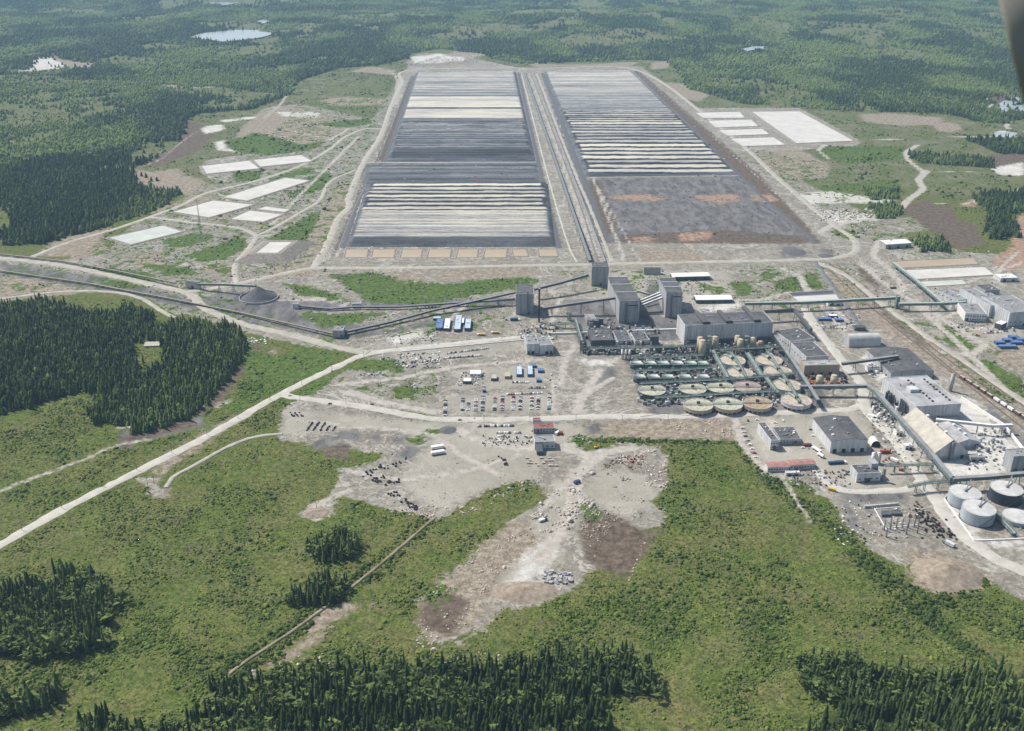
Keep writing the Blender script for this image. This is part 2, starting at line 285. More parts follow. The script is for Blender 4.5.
M = dict(
 wall=simple('wall_cladding', (.36,.37,.385), .6, .26, 5, V), wall_lt=simple('pale_cladding', (.56,.57,.58), .55, .22, 5, V), wall_dk=simple('dark_cladding', (.09,.1,.11), .6, .25, 4, V),
 wall_white=simple('white_cladding', (.74,.74,.72), .5, .1, 5, V), wall_tan=simple('tan_cladding', (.45,.38,.27), .6, .15, 5, V), wall_teal=simple('green_cladding', (.06,.11,.105), .6, .2, 5, V),
 wall_blue=simple('blue_cladding', (.04,.1,.25), .5, .2, 4), roof=simple('bitumen_roof', (.1,.102,.108), .85, .3, 12), roof_lt=simple('grey_sheet_roof', (.25,.255,.26), .6, .22, 10),
 roof_dust=simple('dusty_roof', (.34,.345,.355), .7, .35, 22), roof_tan=simple('tan_sheet_roof', (.43,.405,.35), .7, .22, 14), roof_white=simple('white_roof', (.75,.74,.7), .6, .08, 8),
 roof_red=simple('red_roof', (.26,.105,.085), .7, .2, 6), roof_pink=simple('faded_red_roof', (.36,.19,.17), .7, .25, 6), roof_blue=simple('pale_blue_roof', (.42,.5,.6), .6, .2, 6),
 glass=simple('window_glass', (.03,.04,.05), .2, .2, 3, spec=.6), dark=simple('dark_steel', (.035,.037,.04), .6, .3, 4), steel=simple('grey_steel', (.2,.21,.22), .5, .25, 4),
 teal=simple('green_steel', (.14,.19,.178), .6, .3, 5), teal_lt=simple('pale_green_steel', (.34,.4,.37), .6, .25, 5), silo=simple('tan_silo_paint', (.49,.42,.3), .6, .15, 5, V),
 lid_tan=simple('tan_tank_lid', (.4,.34,.26), .7, .3, 5, c2=(.56,.51,.43)), lid_grn=simple('pale_green_tank_lid', (.36,.33,.24), .7, .3, 4, c2=(.56,.57,.46)), lid_rust=simple('rusty_tank_lid', (.28,.16,.09), .8, .35, 4, c2=(.5,.42,.3)),
 lid_pink=simple('dull_pink_tank_lid', (.34,.28,.25), .8, .25, 6), tank_lt=simple('blue_grey_tank_shell', (.38,.43,.47), .45, .12, 6, V), tank_top=simple('grey_tank_roof', (.5,.5,.49), .6, .2, 9), tank_dk=simple('dark_tank_shell', (.05,.065,.085), .45, .2, 6, V),
 concrete=simple('concrete', (.45,.44,.42), .8, .2, 5), timber=simple('weathered_timber', (.12,.1,.08), .9, .2, 3), blueroof=simple('blue_roof', (.11,.19,.36), .5, .25, 5),
 sand=simple('sandy_earth', (.27,.225,.175), .95, .35, 6), dk_pile=simple('crushed_ore', (.11,.112,.118), .95, .35, 3), red=simple('red_paint', (.28,.045,.035), .4, .1, 2), white=simple('white_paint', (.8,.8,.78), .4, .05, 2), silver=simple('silver_paint', (.42,.43,.44), .35, .1, 2),
 blue=simple('blue_paint', (.04,.07,.16), .4, .1, 2), black=simple('black_paint', (.02,.02,.022), .35, .1, 2), yellow=simple('yellow_paint', (.6,.38,.05), .5, .1, 2), orange=simple('orange_paint', (.45,.16,.06), .5, .1, 2),
 rust=simple('rusty_steel', (.13,.08,.06), .8, .3, 2), green=simple('green_paint', (.06,.2,.09), .5, .1, 2), rock=simple('pale_rock', (.48,.43,.37), .9, .3, 3), slab=simple('grey_slab', (.3,.3,.3), .9, .3, 3),
 cover_green=simple('pale_green_cover', (.4,.45,.4), .6, .25, 4), tyre=simple('rubber', (.02,.02,.022), .9, .2, 1), strut=simple('strut_paint', (.34,.33,.28), .6, .1, .3),
)
def mat_ground():
    m, nt, b = new_mat('ground_cover')
    n3 = noise(nt, 2.6, 3, .6); n5 = noise(nt, 5, 4, .7, dist=.4); n5b = noise(nt, 4.2, 4, .7, (1,1,1), dist=1.); big2 = noise(nt, 120, 5, .6, dist=1.2); pth = N(nt, 'ShaderNodeMath', op='SUBTRACT'); nt.links.new(big2, pth.inputs[0]); pth.inputs[1].default_value = .5; pab = N(nt, 'ShaderNodeMath', op='ABSOLUTE'); nt.links.new(pth.outputs[0], pab.inputs[0]); path = rng(nt, pab.outputs[0], .004, .012, .7, 0); n12 = noise(nt, 9, 5, .7); n60 = noise(nt, 70, 6, .62, dist=.6); n250 = noise(nt, 330, 5, .6)
    nb = noise(nt, 26, 6, .7, dist=1.2)
    ns = noise(nt, 16, 5, .6, (1, .35, 1), dist=.5)
    # shrubby clearcut: yellow green brush, darker brush, dry brown slash
    g = mixc(nt, rng(nt, n12, .38, .62), (.055,.09,.02), (.145,.185,.04))
    g = mixc(nt, rng(nt, n60, .4, .62), g, mixc(nt, rng(nt, n12, .4, .6), (.12,.12,.045), (.215,.185,.085)))
    g = mixc(nt, rng(nt, n250, .35, .65, 0, .5), g, (.11,.145,.034))
    g = mixc(nt, rng(nt, nb, .51, .66, 0, .7), g, (.155,.125,.085)); g = mixc(nt, rng(nt, n5, .49, .6, 0, .75), g, (.038,.058,.016)); g = mixc(nt, rng(nt, n5b, .52, .63, 0, .6), g, (.185,.2,.06))
    g = mixc(nt, rng(nt, n3, .5, .62, 0, .7), g, (.04,.06,.016))
    def lay(prev, name, col, soft=3., amp=24., src=nb):
        a = N(nt, 'ShaderNodeMath', op='ADD'); nt.links.new(attr(nt, name), a.inputs[0]); nt.links.new(rng(nt, src, .2, .8, -amp/2, amp/2), a.inputs[1])
        return mixc(nt, rng(nt, a.outputs[0], -soft, soft), prev, col)
    dry = mixc(nt, rng(nt, ns, .4, .62), (.155,.15,.09), (.085,.115,.04)); dry = mixc(nt, rng(nt, n60, .5, .65, 0, .8), dry, (.2,.18,.145))
    forest = mixc(nt, rng(nt, n12, .4, .65), (.018,.026,.01), (.05,.07,.022))
    gravel = mixc(nt, rng(nt, nb, .38, .62), (.165,.154,.135), (.33,.317,.268))
    gravel = mixc(nt, rng(nt, n60, .42, .6, 0, .75), gravel, (.21,.188,.155))
    gravel = mixc(nt, rng(nt, n12, .5, .64, 0, .65), gravel, (.415,.396,.342)); gravel = mixc(nt, rng(nt, n5, .52, .64, 0, .7), gravel, (.12,.109,.094)); gravel = mixc(nt, rng(nt, n5b, .57, .68, 0, .7), gravel, (.47,.445,.4)); gravel = mixc(nt, path, gravel, (.46,.44,.4))
    gravel = mixc(nt, rng(nt, n3, .56, .68, 0, .45), gravel, (.13,.12,.105))
    tan = mixc(nt, rng(nt, n12, .4, .6), (.18,.15,.112), (.35,.305,.24)); tan = mixc(nt, rng(nt, n5, .52, .62, 0, .6), tan, (.12,.1,.08))
    tan = mixc(nt, rng(nt, nb, .5, .7, 0, .6), tan, (.2,.155,.12))
    tan = mixc(nt, rng(nt, n3, .55, .7, 0, .6), tan, (.52,.48,.42))
    dark = mixc(nt, rng(nt, ns, .35, .65), (.09,.088,.09), (.2,.195,.195))
    dark = mixc(nt, rng(nt, nb, .5, .66, 0, .6), dark, (.155,.142,.135))
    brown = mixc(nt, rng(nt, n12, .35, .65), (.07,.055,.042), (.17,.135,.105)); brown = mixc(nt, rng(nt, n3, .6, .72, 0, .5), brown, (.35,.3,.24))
    orange = mixc(nt, rng(nt, n12, .35, .65), (.2,.135,.1), (.42,.29,.21))
    white = mixc(nt, rng(nt, nb, .38, .62), (.42,.408,.375), (.6,.588,.555))
    grass = mixc(nt, rng(nt, n12, .36, .64), (.042,.08,.018), (.125,.175,.045)); grass = mixc(nt, rng(nt, n3, .54, .7, 0, .7), grass, (.025,.045,.012))
    track = mixc(nt, rng(nt, n12, .35, .65), (.32,.295,.26), (.47,.44,.4))
    c = lay(g, 'dry', dry, 10, 40)
    c = lay(c, 'forest', forest, 4, 14)
    yard = mixc(nt, rng(nt, n60, .35, .65), (.262,.248,.212), (.36,.342,.292)); yard = mixc(nt, rng(nt, n12, .45, .7, 0, .3), yard, (.395,.377,.326)); yard = mixc(nt, rng(nt, n5, .6, .7, 0, .35), yard, (.17,.157,.14)); yard = mixc(nt, rng(nt, pab.outputs[0], .004, .012, .35, 0), yard, (.44,.42,.385))
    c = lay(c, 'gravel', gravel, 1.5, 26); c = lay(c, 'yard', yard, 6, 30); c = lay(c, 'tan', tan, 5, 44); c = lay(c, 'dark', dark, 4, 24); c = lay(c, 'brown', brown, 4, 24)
    c = lay(c, 'orange', orange, 5, 34); c = lay(c, 'white', white, 6, 26, n12); c = lay(c, 'weeds', grass, 3, 56); c = lay(c, 'grass', grass, 2, 44); c = lay(c, 'track', track, 2.2, 8, n12)
    nt.links.new(c, b.inputs['Base Color']); b.inputs['Roughness'].default_value = 1; b.inputs['Specular IOR Level'].default_value = .08
    hs = N(nt, 'ShaderNodeMath', op='ADD'); nt.links.new(n3, hs.inputs[0]); nt.links.new(n12, hs.inputs[1])
    bump(nt, b, hs.outputs[0], .5, 1.6)
    return m
def mat_foliage(name, dark, mid, light):
    m, nt, b = new_mat(name)
    t = attr(nt, 'tint'); n = noise(nt, 1.6, 3, .7)
    c = mixc(nt, rng(nt, t, 0, .5), dark, mid); c = mixc(nt, rng(nt, t, .5, 1), c, light)
    c = mixc(nt, rng(nt, n, .45, .7, 0, .5), c, tuple(x*.5 for x in dark))
    nt.links.new(c, b.inputs['Base Color']); b.inputs['Roughness'].default_value = .9; b.inputs['Specular IOR Level'].default_value = .1
    return m
M['ground'] = mat_ground()
M['spruce'] = mat_foliage('spruce_needles', (.027,.046,.018), (.06,.092,.032), (.15,.2,.06))
M['shrub'] = mat_foliage('shrub_leaves', (.038,.066,.016), (.095,.14,.03), (.2,.25,.055))
M['bark'] = simple('bark', (.1,.07,.05), .9, .2, 1)
def mat_road(name, a, c):
    m, nt, b = new_mat(name); n = noise(nt, 14, 5, .65); n2 = noise(nt, 1.8, 3, .6)
    x = mixc(nt, rng(nt, n, .35, .65), a, c); x = mixc(nt, rng(nt, n2, .5, .7, 0, .3), x, tuple(v*.6 for v in a))
    nt.links.new(x, b.inputs['Base Color']); bump(nt, b, n2, .3, .3); return m
M['road'] = mat_road('gravel_road_surface', (.4,.387,.345), (.52,.503,.455)); M['haul_road'] = mat_road('haul_road_surface', (.31,.294,.252), (.44,.417,.36)); M['path'] = mat_road('path_surface', (.15,.14,.08), (.3,.27,.18)); M['asphalt_road'] = mat_road('asphalt_surface', (.14,.14,.145), (.2,.2,.205))
M['pond'] = simple('pale_pond_cover', (.53,.52,.49), .85, .12, 40, spec=.1); M['pond_green'] = simple('pale_green_pond', (.47,.5,.465), .8, .12, 40, spec=.1); M['pond_tan'] = simple('tan_pond_water', (.4,.32,.22), .4, .08, 40, spec=.4)
M['berm'] = simple('berm_gravel', (.25,.225,.195), .95, .3, 5); M['water'] = simple('lake_water', (.42,.45,.47), .15, .04, 200, spec=.6)
M['pond_dark']=simple('pond_liner', (.07,.085,.11), .4, .2, 20)
def mat_heap():
    m, nt, b = new_mat('leach_ore')
    p = attr(nt, 'pale'); ns = noise(nt, 9, 5, .7, (.12, 1, 1)); nb = noise(nt, 6, 5, .75); big = noise(nt, 60, 4, .6, (.25, 1, 1))
    a = N(nt, 'ShaderNodeMath', op='ADD'); nt.links.new(p, a.inputs[0]); nt.links.new(rng(nt, ns, .3, .7, -.16, .16), a.inputs[1])
    a2 = N(nt, 'ShaderNodeMath', op='ADD'); nt.links.new(a.outputs[0], a2.inputs[0]); nt.links.new(rng(nt, big, .3, .7, -.12, .12), a2.inputs[1])
    a3 = N(nt, 'ShaderNodeMath', op='ADD'); nt.links.new(a2.outputs[0], a3.inputs[0]); nt.links.new(rng(nt, nb, .35, .7, -.07, .1), a3.inputs[1])
    r = nt.nodes.new('ShaderNodeValToRGB'); cr = r.color_ramp; cr.elements[0].position = 0; cr.elements[0].color = (.028,.03,.036,1); cr.elements[1].position = 1; cr.elements[1].color = (.58,.545,.45,1)
    for pos, col in ((.3,(.1,.106,.116,1)),(.55,(.21,.215,.225,1)),(.8,(.4,.385,.345,1))):
        e = cr.elements.new(pos); e.color = col
    nt.links.new(a3.outputs[0], r.inputs[0]); nt.links.new(r.outputs[0], b.inputs['Base Color']); b.inputs['Roughness'].default_value = .95; bump(nt, b, nb, .6, 1.2)
    return m
M['heap'] = mat_heap()
# ------------------------------------------------------------------ objects
def tag(o, label=None, cat=None, group=None, kind=None):
    for k, v in (('label', label), ('category', cat), ('group', group), ('kind', kind)):
        if v: o[k] = v
    return o
def thing(name, label, cat, loc, group=None, rz=0):
    o = D.objects.new(name, None); COL.objects.link(o); o.location = loc; o.rotation_euler = (0, 0, rz); o.empty_display_size = 2
    return tag(o, label, cat, group)
def mesh_np(name, verts, faces, mat, attrs=None, smooth=False):
    """faces: (n,k) int array"""
    verts = np.asarray(verts, np.float32); faces = np.asarray(faces, np.int32); me = D.meshes.new(name); k = faces.shape[1]
    me.vertices.add(len(verts)); me.vertices.foreach_set('co', verts.ravel())
    me.loops.add(faces.size); me.loops.foreach_set('vertex_index', faces.ravel())
    me.polygons.add(len(faces)); me.polygons.foreach_set('loop_start', np.arange(0, faces.size, k, dtype=np.int32)); me.polygons.foreach_set('loop_total', np.full(len(faces), k, np.int32))
    if smooth: me.polygons.foreach_set('use_smooth', np.ones(len(faces), bool))
    me.update(calc_edges=True)
    for n, a in (attrs or {}).items():
        at = me.attributes.new(n, 'FLOAT', 'POINT'); at.data.foreach_set('value', np.asarray(a, np.float32))
    me.materials.append(mat); return me
def link(name, me, parent=None):
    o = D.objects.new(name, me); COL.objects.link(o); o.parent = parent; return o
def world_loc(o):
    x = y = z = 0.
    while o is not None:
        x += o.location.x; y += o.location.y; z += o.location.z; o = o.parent
    return x, y, z
class MB:
    def __init__(s): s.v = []; s.f = []; s.m = []; s.mi = 0
    def add(s, vs, fs):
        b = len(s.v); s.v += [tuple(map(float, p)) for p in vs]; s.f += [tuple(b+i for i in f) for f in fs]; s.m += [s.mi]*len(fs); return s
    def prism(s, poly, z0, z1, top=True, bot=True):
        n = len(poly); z0 = z0 if hasattr(z0, '__len__') else [z0]*n; z1 = z1 if hasattr(z1, '__len__') else [z1]*n
        a = sum(poly[i][0]*poly[(i+1) % n][1]-poly[(i+1) % n][0]*poly[i][1] for i in range(n))
        if a < 0: poly = poly[::-1]; z0 = z0[::-1]; z1 = z1[::-1]
        vs = [(*p[:2], z) for p, z in zip(poly, z0)]+[(*p[:2], z) for p, z in zip(poly, z1)]
        fs = [(i, (i+1) % n, n+(i+1) % n, n+i) for i in range(n)]
        if bot: fs.append(tuple(range(n))[::-1])
        if top: fs.append(tuple(range(n, 2*n)))
        return s.add(vs, fs)
    def frame(s, F, x0, x1, y0, y1, z0, z1):
        return s.prism([F(x0, y0), F(x1, y0), F(x1, y1), F(x0, y1)], z0, z1)
    def box(s, x0, x1, y0, y1, z0, z1): return s.prism([(x0, y0), (x1, y0), (x1, y1), (x0, y1)], z0, z1)
    def cyl(s, x, y, z0, z1, r0, r1=None, n=24, cap=True, cone=0):
        r1 = r0 if r1 is None else r1
        vs = [(x+r0*math.cos(2*math.pi*i/n), y+r0*math.sin(2*math.pi*i/n), z0) for i in range(n)]+[(x+r1*math.cos(2*math.pi*i/n), y+r1*math.sin(2*math.pi*i/n), z1) for i in range(n)]
        fs = [(i, (i+1) % n, n+(i+1) % n, n+i) for i in range(n)]
        if cap:
            vs += [(x, y, z1+cone)]; fs += [(n+i, n+(i+1) % n, 2*n) for i in range(n)]+[tuple(range(n))[::-1]]
        return s.add(vs, fs)
    def ring(s, x, y, z0, z1, r0, r1, n=28):
        c = [(math.cos(2*math.pi*i/n), math.sin(2*math.pi*i/n)) for i in range(n)]
        vs = [(x+r*a, y+r*b, z) for r, z in ((r0, z0), (r1, z0), (r1, z1), (r0, z1)) for a, b in c]
        fs = [(k*n+i, k*n+(i+1) % n, ((k+1) % 4)*n+(i+1) % n, ((k+1) % 4)*n+i) for k in range(4) for i in range(n)]
        return s.add(vs, fs)
    def beam(s, p, q, w, h):
        """box beam between two points, p and q on its bottom centre line"""
        dx, dy = q[0]-p[0], q[1]-p[1]; l = math.hypot(dx, dy) or 1; nx, ny = -dy/l*w/2, dx/l*w/2
        vs = [(p[0]-nx, p[1]-ny, p[2]), (p[0]+nx, p[1]+ny, p[2]), (q[0]+nx, q[1]+ny, q[2]), (q[0]-nx, q[1]-ny, q[2])]
        vs += [(a, b_, c+h) for a, b_, c in vs]
        return s.add(vs, [(0, 1, 2, 3), (7, 6, 5, 4), (0, 4, 5, 1), (1, 5, 6, 2), (2, 6, 7, 3), (3, 7, 4, 0)])
    def build(s, name, mat, parent=None, smooth=False):
        ox, oy, oz = world_loc(parent) if parent else (0, 0, 0)
        me = D.meshes.new(name); me.from_pydata([(x-ox, y-oy, z-oz) for x, y, z in s.v], [], s.f); me.validate()
        for mm in (mat if isinstance(mat, (list, tuple)) else [mat]): me.materials.append(M[mm] if isinstance(mm, str) else mm)
        if isinstance(mat, (list, tuple)) and len(me.polygons) == len(s.m): me.polygons.foreach_set('material_index', s.m)
        if smooth: me.polygons.foreach_set('use_smooth', [len(p.vertices) < 5 for p in me.polygons])
        return link(name, me, parent)
HAZE=4.6e-5; EXPO=0.4
# ------------------------------------------------------------------ ground sheet (fans out away from the camera, to the horizon)
def build_ground():
    ys = [-900., -300., 150.]; y = 380.
    while y < 60000: ys.append(y); y += max(3.2, (y*y+CH*CH)/CH/1000*2.6) if y < 9000 else y*.06
    ys = np.array(ys); us = np.concatenate([[-7, -4, -2.5, -1.7, -1.3], np.linspace(-1.08, 1.08, 400), [1.3, 1.7, 2.5, 4, 7]])
    Yg, U = np.meshgrid(ys, us, indexing='ij'); Xg = U*(230+.53*np.maximum(Yg, 0)); X, Y = Xg.ravel(), Yg.ravel()
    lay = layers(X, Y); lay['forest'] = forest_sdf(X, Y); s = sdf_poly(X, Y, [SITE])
    dry = np.clip((Y-1950)/400, 0, 1)*35-30 ; lay['dry'] = np.minimum(np.where(s > 0, 8, 2), dry)
    Z = relief(X, Y)+near_relief(X, Y, lay)
    for c in ('gravel','tan','dark','white','brown'): pass
    nr, nc = Yg.shape; idx = np.arange(nr*nc).reshape(nr, nc)
    F = np.stack([idx[:-1, :-1].ravel(), idx[:-1, 1:].ravel(), idx[1:, 1:].ravel(), idx[1:, :-1].ravel()], 1)
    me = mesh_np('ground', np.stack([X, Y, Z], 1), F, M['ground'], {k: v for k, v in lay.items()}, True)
    tag(link('ground', me), kind='structure')
build_ground()
def smooth_line(P, step):
    P = np.array(P, float); out = []
    E = np.vstack([2*P[0]-P[1], P, 2*P[-1]-P[-2]])
    for i in range(1, len(E)-2):
        p0, p1, p2, p3 = E[i-1:i+3]; n = max(2, int(np.linalg.norm(p2-p1)/step))
        for k in range(n):
            t = k/n; out.append(.5*((2*p1)+(-p0+p2)*t+(2*p0-5*p1+4*p2-p3)*t*t+(-p0+3*p1-3*p2+p3)*t**3))
    out.append(P[-1]); return np.array(out)
def ribbon(name, P, w, z, mat, kind='structure', jit=.13, step=9):
    C = smooth_line(P, step); T = np.gradient(C, axis=0); T /= np.linalg.norm(T, axis=1)[:, None]+1e-9; Nn = np.stack([-T[:, 1], T[:, 0]], 1)
    n = len(C); wl = w/2*(1+RNG.normal(0, jit, n)); wr = w/2*(1+RNG.normal(0, jit, n))
    v = []
    for off, dz in ((wl*1.25, -z-.1), (wl, 0), (wl*0, .06), (-wr, 0), (-wr*1.25, -z-.1)):
        q = C+Nn*np.asarray(off)[:, None] if hasattr(off, '__len__') else C
        v.append(np.column_stack([q, np.full(n, z+dz)]))
    V_ = np.vstack(v); F = np.array([(k*n+i, k*n+i+1, (k+1)*n+i+1, (k+1)*n+i) for k in range(4) for i in range(n-1)])[:, ::-1]
    return tag(link(name, mesh_np(name, V_, F, M[mat], smooth=False)), kind=kind)
for i, (pts, w, m_) in enumerate((([(518.5,73),(539,165),(559,248)], 9, 'dk_pile'), ([(542.5,73),(584,180),(607,243)], 12, 'dk_pile'), ([(521.5,74),(545,165),(566,238),(577,262)], 3, 'road'), ([(537,74),(570,160),(592,212),(612,262)], 6, 'haul_road'), ([(531,74),(556,140),(580,205),(598,262)], 3, 'asphalt_road'),
        ([(414,76),(385,160),(364,188),(343,248)], 8, 'dk_pile'), ([(635,72),(738,174),(815,241)], 9, 'dk_pile'), ([(411,76),(392,125),(376,165),(356,205),(338,250)], 3, 'asphalt_road'))):
    ribbon('heap_bank' if m_ == 'dk_pile' else 'service_track', PX(*pts), w, .12+.03*i, m_, jit=.25)
for i, (n, P, w) in enumerate(ROADS): ribbon(n, P, w, .25+.06*i, n)
# ------------------------------------------------------------------ water and ponds
def irregular(P, step, amp):
    out = []
    for i in range(len(P)):
        a, b = np.array(P[i]), np.array(P[(i+1) % len(P)]); n = max(1, int(np.linalg.norm(b-a)/step))
        for k in range(n):
            q = a+(b-a)*k/n; out.append((q[0]+random.gauss(0, amp), q[1]+random.gauss(0, amp)))
    return out
def water(pts, z, amp=14):
    b = MB(); b.prism(irregular(PX(*pts), 60, amp), z-.5, z); tag(b.build('lake', 'water'), kind='structure')
def lakez(px, py): X, Y = G2(px, py); return float(relief(np.array([X]), np.array([Y]))[0])+3
for P, zl in LAKES: b = MB(); b.prism(irregular(P, 60, 10), zl-.5, zl); tag(b.build('lake', 'water'), kind='structure')
water([(1000,112),(1000,104),(1010,98),(1030,93),(1060,94),(1060,112)], 1.6, 6)
water([(990,137),(998,132.5),(1016,133),(1014,138)], 1.2, 3)
PONDS = []
def pond(pts, label, mat='pond', bw=7, h=1.6, group='settling ponds'):
    P = np.array(PX(*pts)); c = P.mean(0); b = MB(); PONDS.append(PX(*pts))
    t = thing('settling_pond', label, 'pond', (c[0], c[1], 0), group)
    def off(d):
        n = len(P); out = []
        area = sum(P[i][0]*P[(i+1) % n][1]-P[(i+1) % n][0]*P[i][1] for i in range(n)); s = 1 if area > 0 else -1
        for i in range(n):
            a, p, q = P[i-1], P[i], P[(i+1) % n]; d1 = (p-a)/np.linalg.norm(p-a); d2 = (q-p)/np.linalg.norm(q-p)
            n1 = np.array([d1[1], -d1[0]])*s; n2 = np.array([d2[1], -d2[0]])*s; m = n1+n2; m /= max(m@m/2, .4)
            out.append(p+m*d)
        return out
    rings = [(off(0), h-.9), (off(1.5), h), (off(1.5+bw*.5), h), (off(1.5+bw*.5+h*2), -.1)]; n = len(P)
    vs = [(*p, z) for r, z in rings for p in r]; fs = [(k*n+i, (k+1)*n+i, (k+1)*n+(i+1) % n, k*n+(i+1) % n) for k in range(3) for i in range(n)]
    b.add(vs, fs).build('berm', 'berm', t)
    s_ = MB(); s_.prism(off(.4), h-1.2, h-.7); s_.build('cover', mat, t)
    return t
pond([(110,238),(163,226),(181.5,232),(131,244.6)], 'pale green-white settling pond nearest the left edge beside the haul road', 'pond_green')
pond([(174,212),(213,201),(253,205),(209,217.6)], 'large white pond in the left group with the tall mast in front of it')
pond([(223.5,197.4),(285,178.3),(309,181),(247,200.8)], 'long narrow white settling pond of the left group')
pond([(231,219.4),(250,211),(282,215),(263,222)], 'small white pond on a raised brown mound in the left group')
pond([(258,209.5),(266,207),(289,210),(284,212.2)], 'thin white strip pond behind the small mound pond')
pond([(202,166.4),(249,161),(259,168.7),(207,174)], 'white pond at the left end of the far pair beside scrub')
pond([(254,160.3),(301,155.4),(312,161.5),(260.6,167)], 'white pond at the right end of the far left pair')
pond([(752,112),(799,111.5),(853,141),(797,143.5)], 'largest white pond right of the leach heaps', 'pond')
for p, l in (([(696,113),(739.5,112),(744.5,118),(704,118.3)], 'farthest of the four stepped white ponds right of the heaps'), ([(708,121),(751,119.8),(758,126.3),(716,127.8)], 'second farthest of the four stepped white ponds right of the heaps'),
             ([(719,130.5),(762,129),(769,134.5),(728,136)], 'second nearest of the four stepped white ponds right of the heaps'), ([(731,139),(773,137.5),(785,145),(743,146.5)], 'nearest of the four stepped white ponds right of the heaps')):
    pond(p, l, 'pond', 3)
pond([(257,258),(270.7,247.3),(292,247.3),(277.4,258)], 'white lined basin on a raised dark embankment beside the haul road', 'pond', 18, 11, None)
pond([(904,270.6),(984,267.4),(993.8,275),(916,279.4)], 'bright white covered basin behind the right factory', 'pond', 2, 1.5, None)
pond([(891,262),(972,258.2),(977,264),(900,268)], 'open brown basin with white rim behind the right factory', 'pond_tan', 4, 1.2, None)
pond([(793,297),(838,294.5),(846,302.5),(802,304.5)], 'white basin between the green slope and the pipe bridge', 'pond', 3, 1.2, None)
pond([(790,293.5),(836,290.5),(838,293.2),(793,296)], 'dark blue strip basin behind the white one near the pipe bridge', 'pond_dark', 1, .8, None)
pond([(915,282),(962,280),(966,284),(918,287)], 'pale green basin between white cover and right factory', 'pond_green', 2, 1, None)
for i, (a, b_) in enumerate(((346,366),(373,393),(402,420),(429,449),(458,476),(485,505),(514,526),(540,556))):
    pond([(a-1,257.5),(a+1,249.6),(b_+1,249.4),(b_,257.3)] if i < 6 else [(a,256),(a-1,249.5),(b_-1,249.4),(b_+1,256)], 'shallow tan pond in the row below the left heap, number %s from the left' % ('first','second','third','fourth','fifth','sixth','seventh','eighth')[i], 'pond_tan', 2, .8, 'tan ponds along the foot of the left heap')
# ------------------------------------------------------------------ leach heaps
def py_row(py, cx): return G2(cx, py)
def heap(label, BLc, BRc, TRc, TLc, bands, h, nv, ridge, group='leach heaps', crenel=0.0):
    """quad of ground corners in photo pixels; bands: (py, pale, height factor) along the left edge"""
    A, B, Cc, Dd = [np.array(G2(*p)) for p in (BLc, BRc, TRc, TLc)]
    ys = np.array([G2(512, b[0])[1] for b in bands]); o = np.argsort(ys); ys = ys[o]; pv = np.array([b[1] for b in bands])[o]
    nu = 60; v = np.linspace(0, 1, nv); u = np.linspace(0, 1, nu); U, Vv = np.meshgrid(u, v)
    P = (A*(1-U[..., None])+B*U[..., None])*(1-Vv[..., None])+(Dd*(1-U[..., None])+Cc*U[..., None])*Vv[..., None]
    X, Y = P[..., 0], P[..., 1]; Yc = Y
    pale = np.interp(Yc, ys, pv)
    z = np.full(X.shape, float(h))
    for (ya, yb, per, amp, hi, lo) in ridge:
        Ya, Yb = G2(512, ya)[1], G2(512, yb)[1]; m = (Yc < Ya) & (Yc > Yb)
        Yw = Yc+(fbm(X/45, Yc/30, 3)-.5)*per*.3; ph = ((Yw-Yb)/per) % 1.0; k = np.floor((Yw-Yb)/per)
        jit = _perm[(k.astype(int)*7) & 255, 3]
        prof = np.clip(np.minimum(ph/.2, (1-ph)/.2), 0, 1)      # flat top, steep flanks
        z = np.where(m, h-amp+prof*amp, z); edge = ph < .2+.12*jit
        kk = k.astype(int); h1 = _perm[(kk*13+5) & 255, 9]; h2 = _perm[(kk*5+1) & 255, 31]
        ends = (np.minimum(U, 1-U)*np.linalg.norm(B-A) > 5+9*h2+7*fbm(X/9, Y/9, 2))
        pale = np.where(m, np.where(edge | ~ends, lo*(1+.6*h1), hi*(.62+.5*h1)), pale)
    z += (fbm(X/14, Y/9, 3)-.5)*1.4
    eu = np.minimum(U, 1-U)*np.linalg.norm(B-A); ev = np.minimum(Vv, 1-Vv)*np.linalg.norm(Dd-A)
    side = np.clip(np.minimum(eu/9, ev/12), 0, 1); z = z*side
    pale = np.where(side < .98, .24+.1*fbm(X/20, Y/20, 3), pale)
    vs = np.stack([X.ravel(), Y.ravel(), z.ravel()-.2], 1); idx = np.arange(nv*nu).reshape(nv, nu)
    F = np.stack([idx[:-1, :-1].ravel(), idx[:-1, 1:].ravel(), idx[1:, 1:].ravel(), idx[1:, :-1].ravel()], 1)
    c = (A+B+Cc+Dd)/4; vs[:, 0] -= c[0]; vs[:, 1] -= c[1]
    o_ = link('leach_heap', mesh_np('leach_heap', vs, F, M['heap'], {'pale': pale.ravel()})); o_.location = (c[0], c[1], 0)
    return tag(o_, label, 'ore heap', group)
heap('long grey leach heap left of the central conveyor with white cross bands', (386,162), (536,162), (516,72.5), (416,73),
 [(73,.2),(74,.5),(82,.55),(84,.38),(90,.6),(95,.45),(98,.3),(98.6,.9),(101,.92),(102,.7),(103,.85),(109,.98),(109.6,.05),(110.6,.05),(111,.85),(119,.9),(120.5,.6),(120.8,.02),(121.6,.05),(122,.7),(123,.1),(124.5,.05),(125,.5),(126.3,.6),(127,.3),(129,.25),(131,.65),(132,.3),(134,.25),(137,.42),(139,.15),(142,.38),(148,.3),(150,.4),(151.5,.1),(153,.12),(155,.3),(157,.12),(160,.06),(161,.2),(162,.6)], 7, 420,
 [(73,97,23,2,.82,.44),(124,133,26,3,.75,.08),(133,150,30,3,.55,.12),(150,160,30,3,.18,.0)])
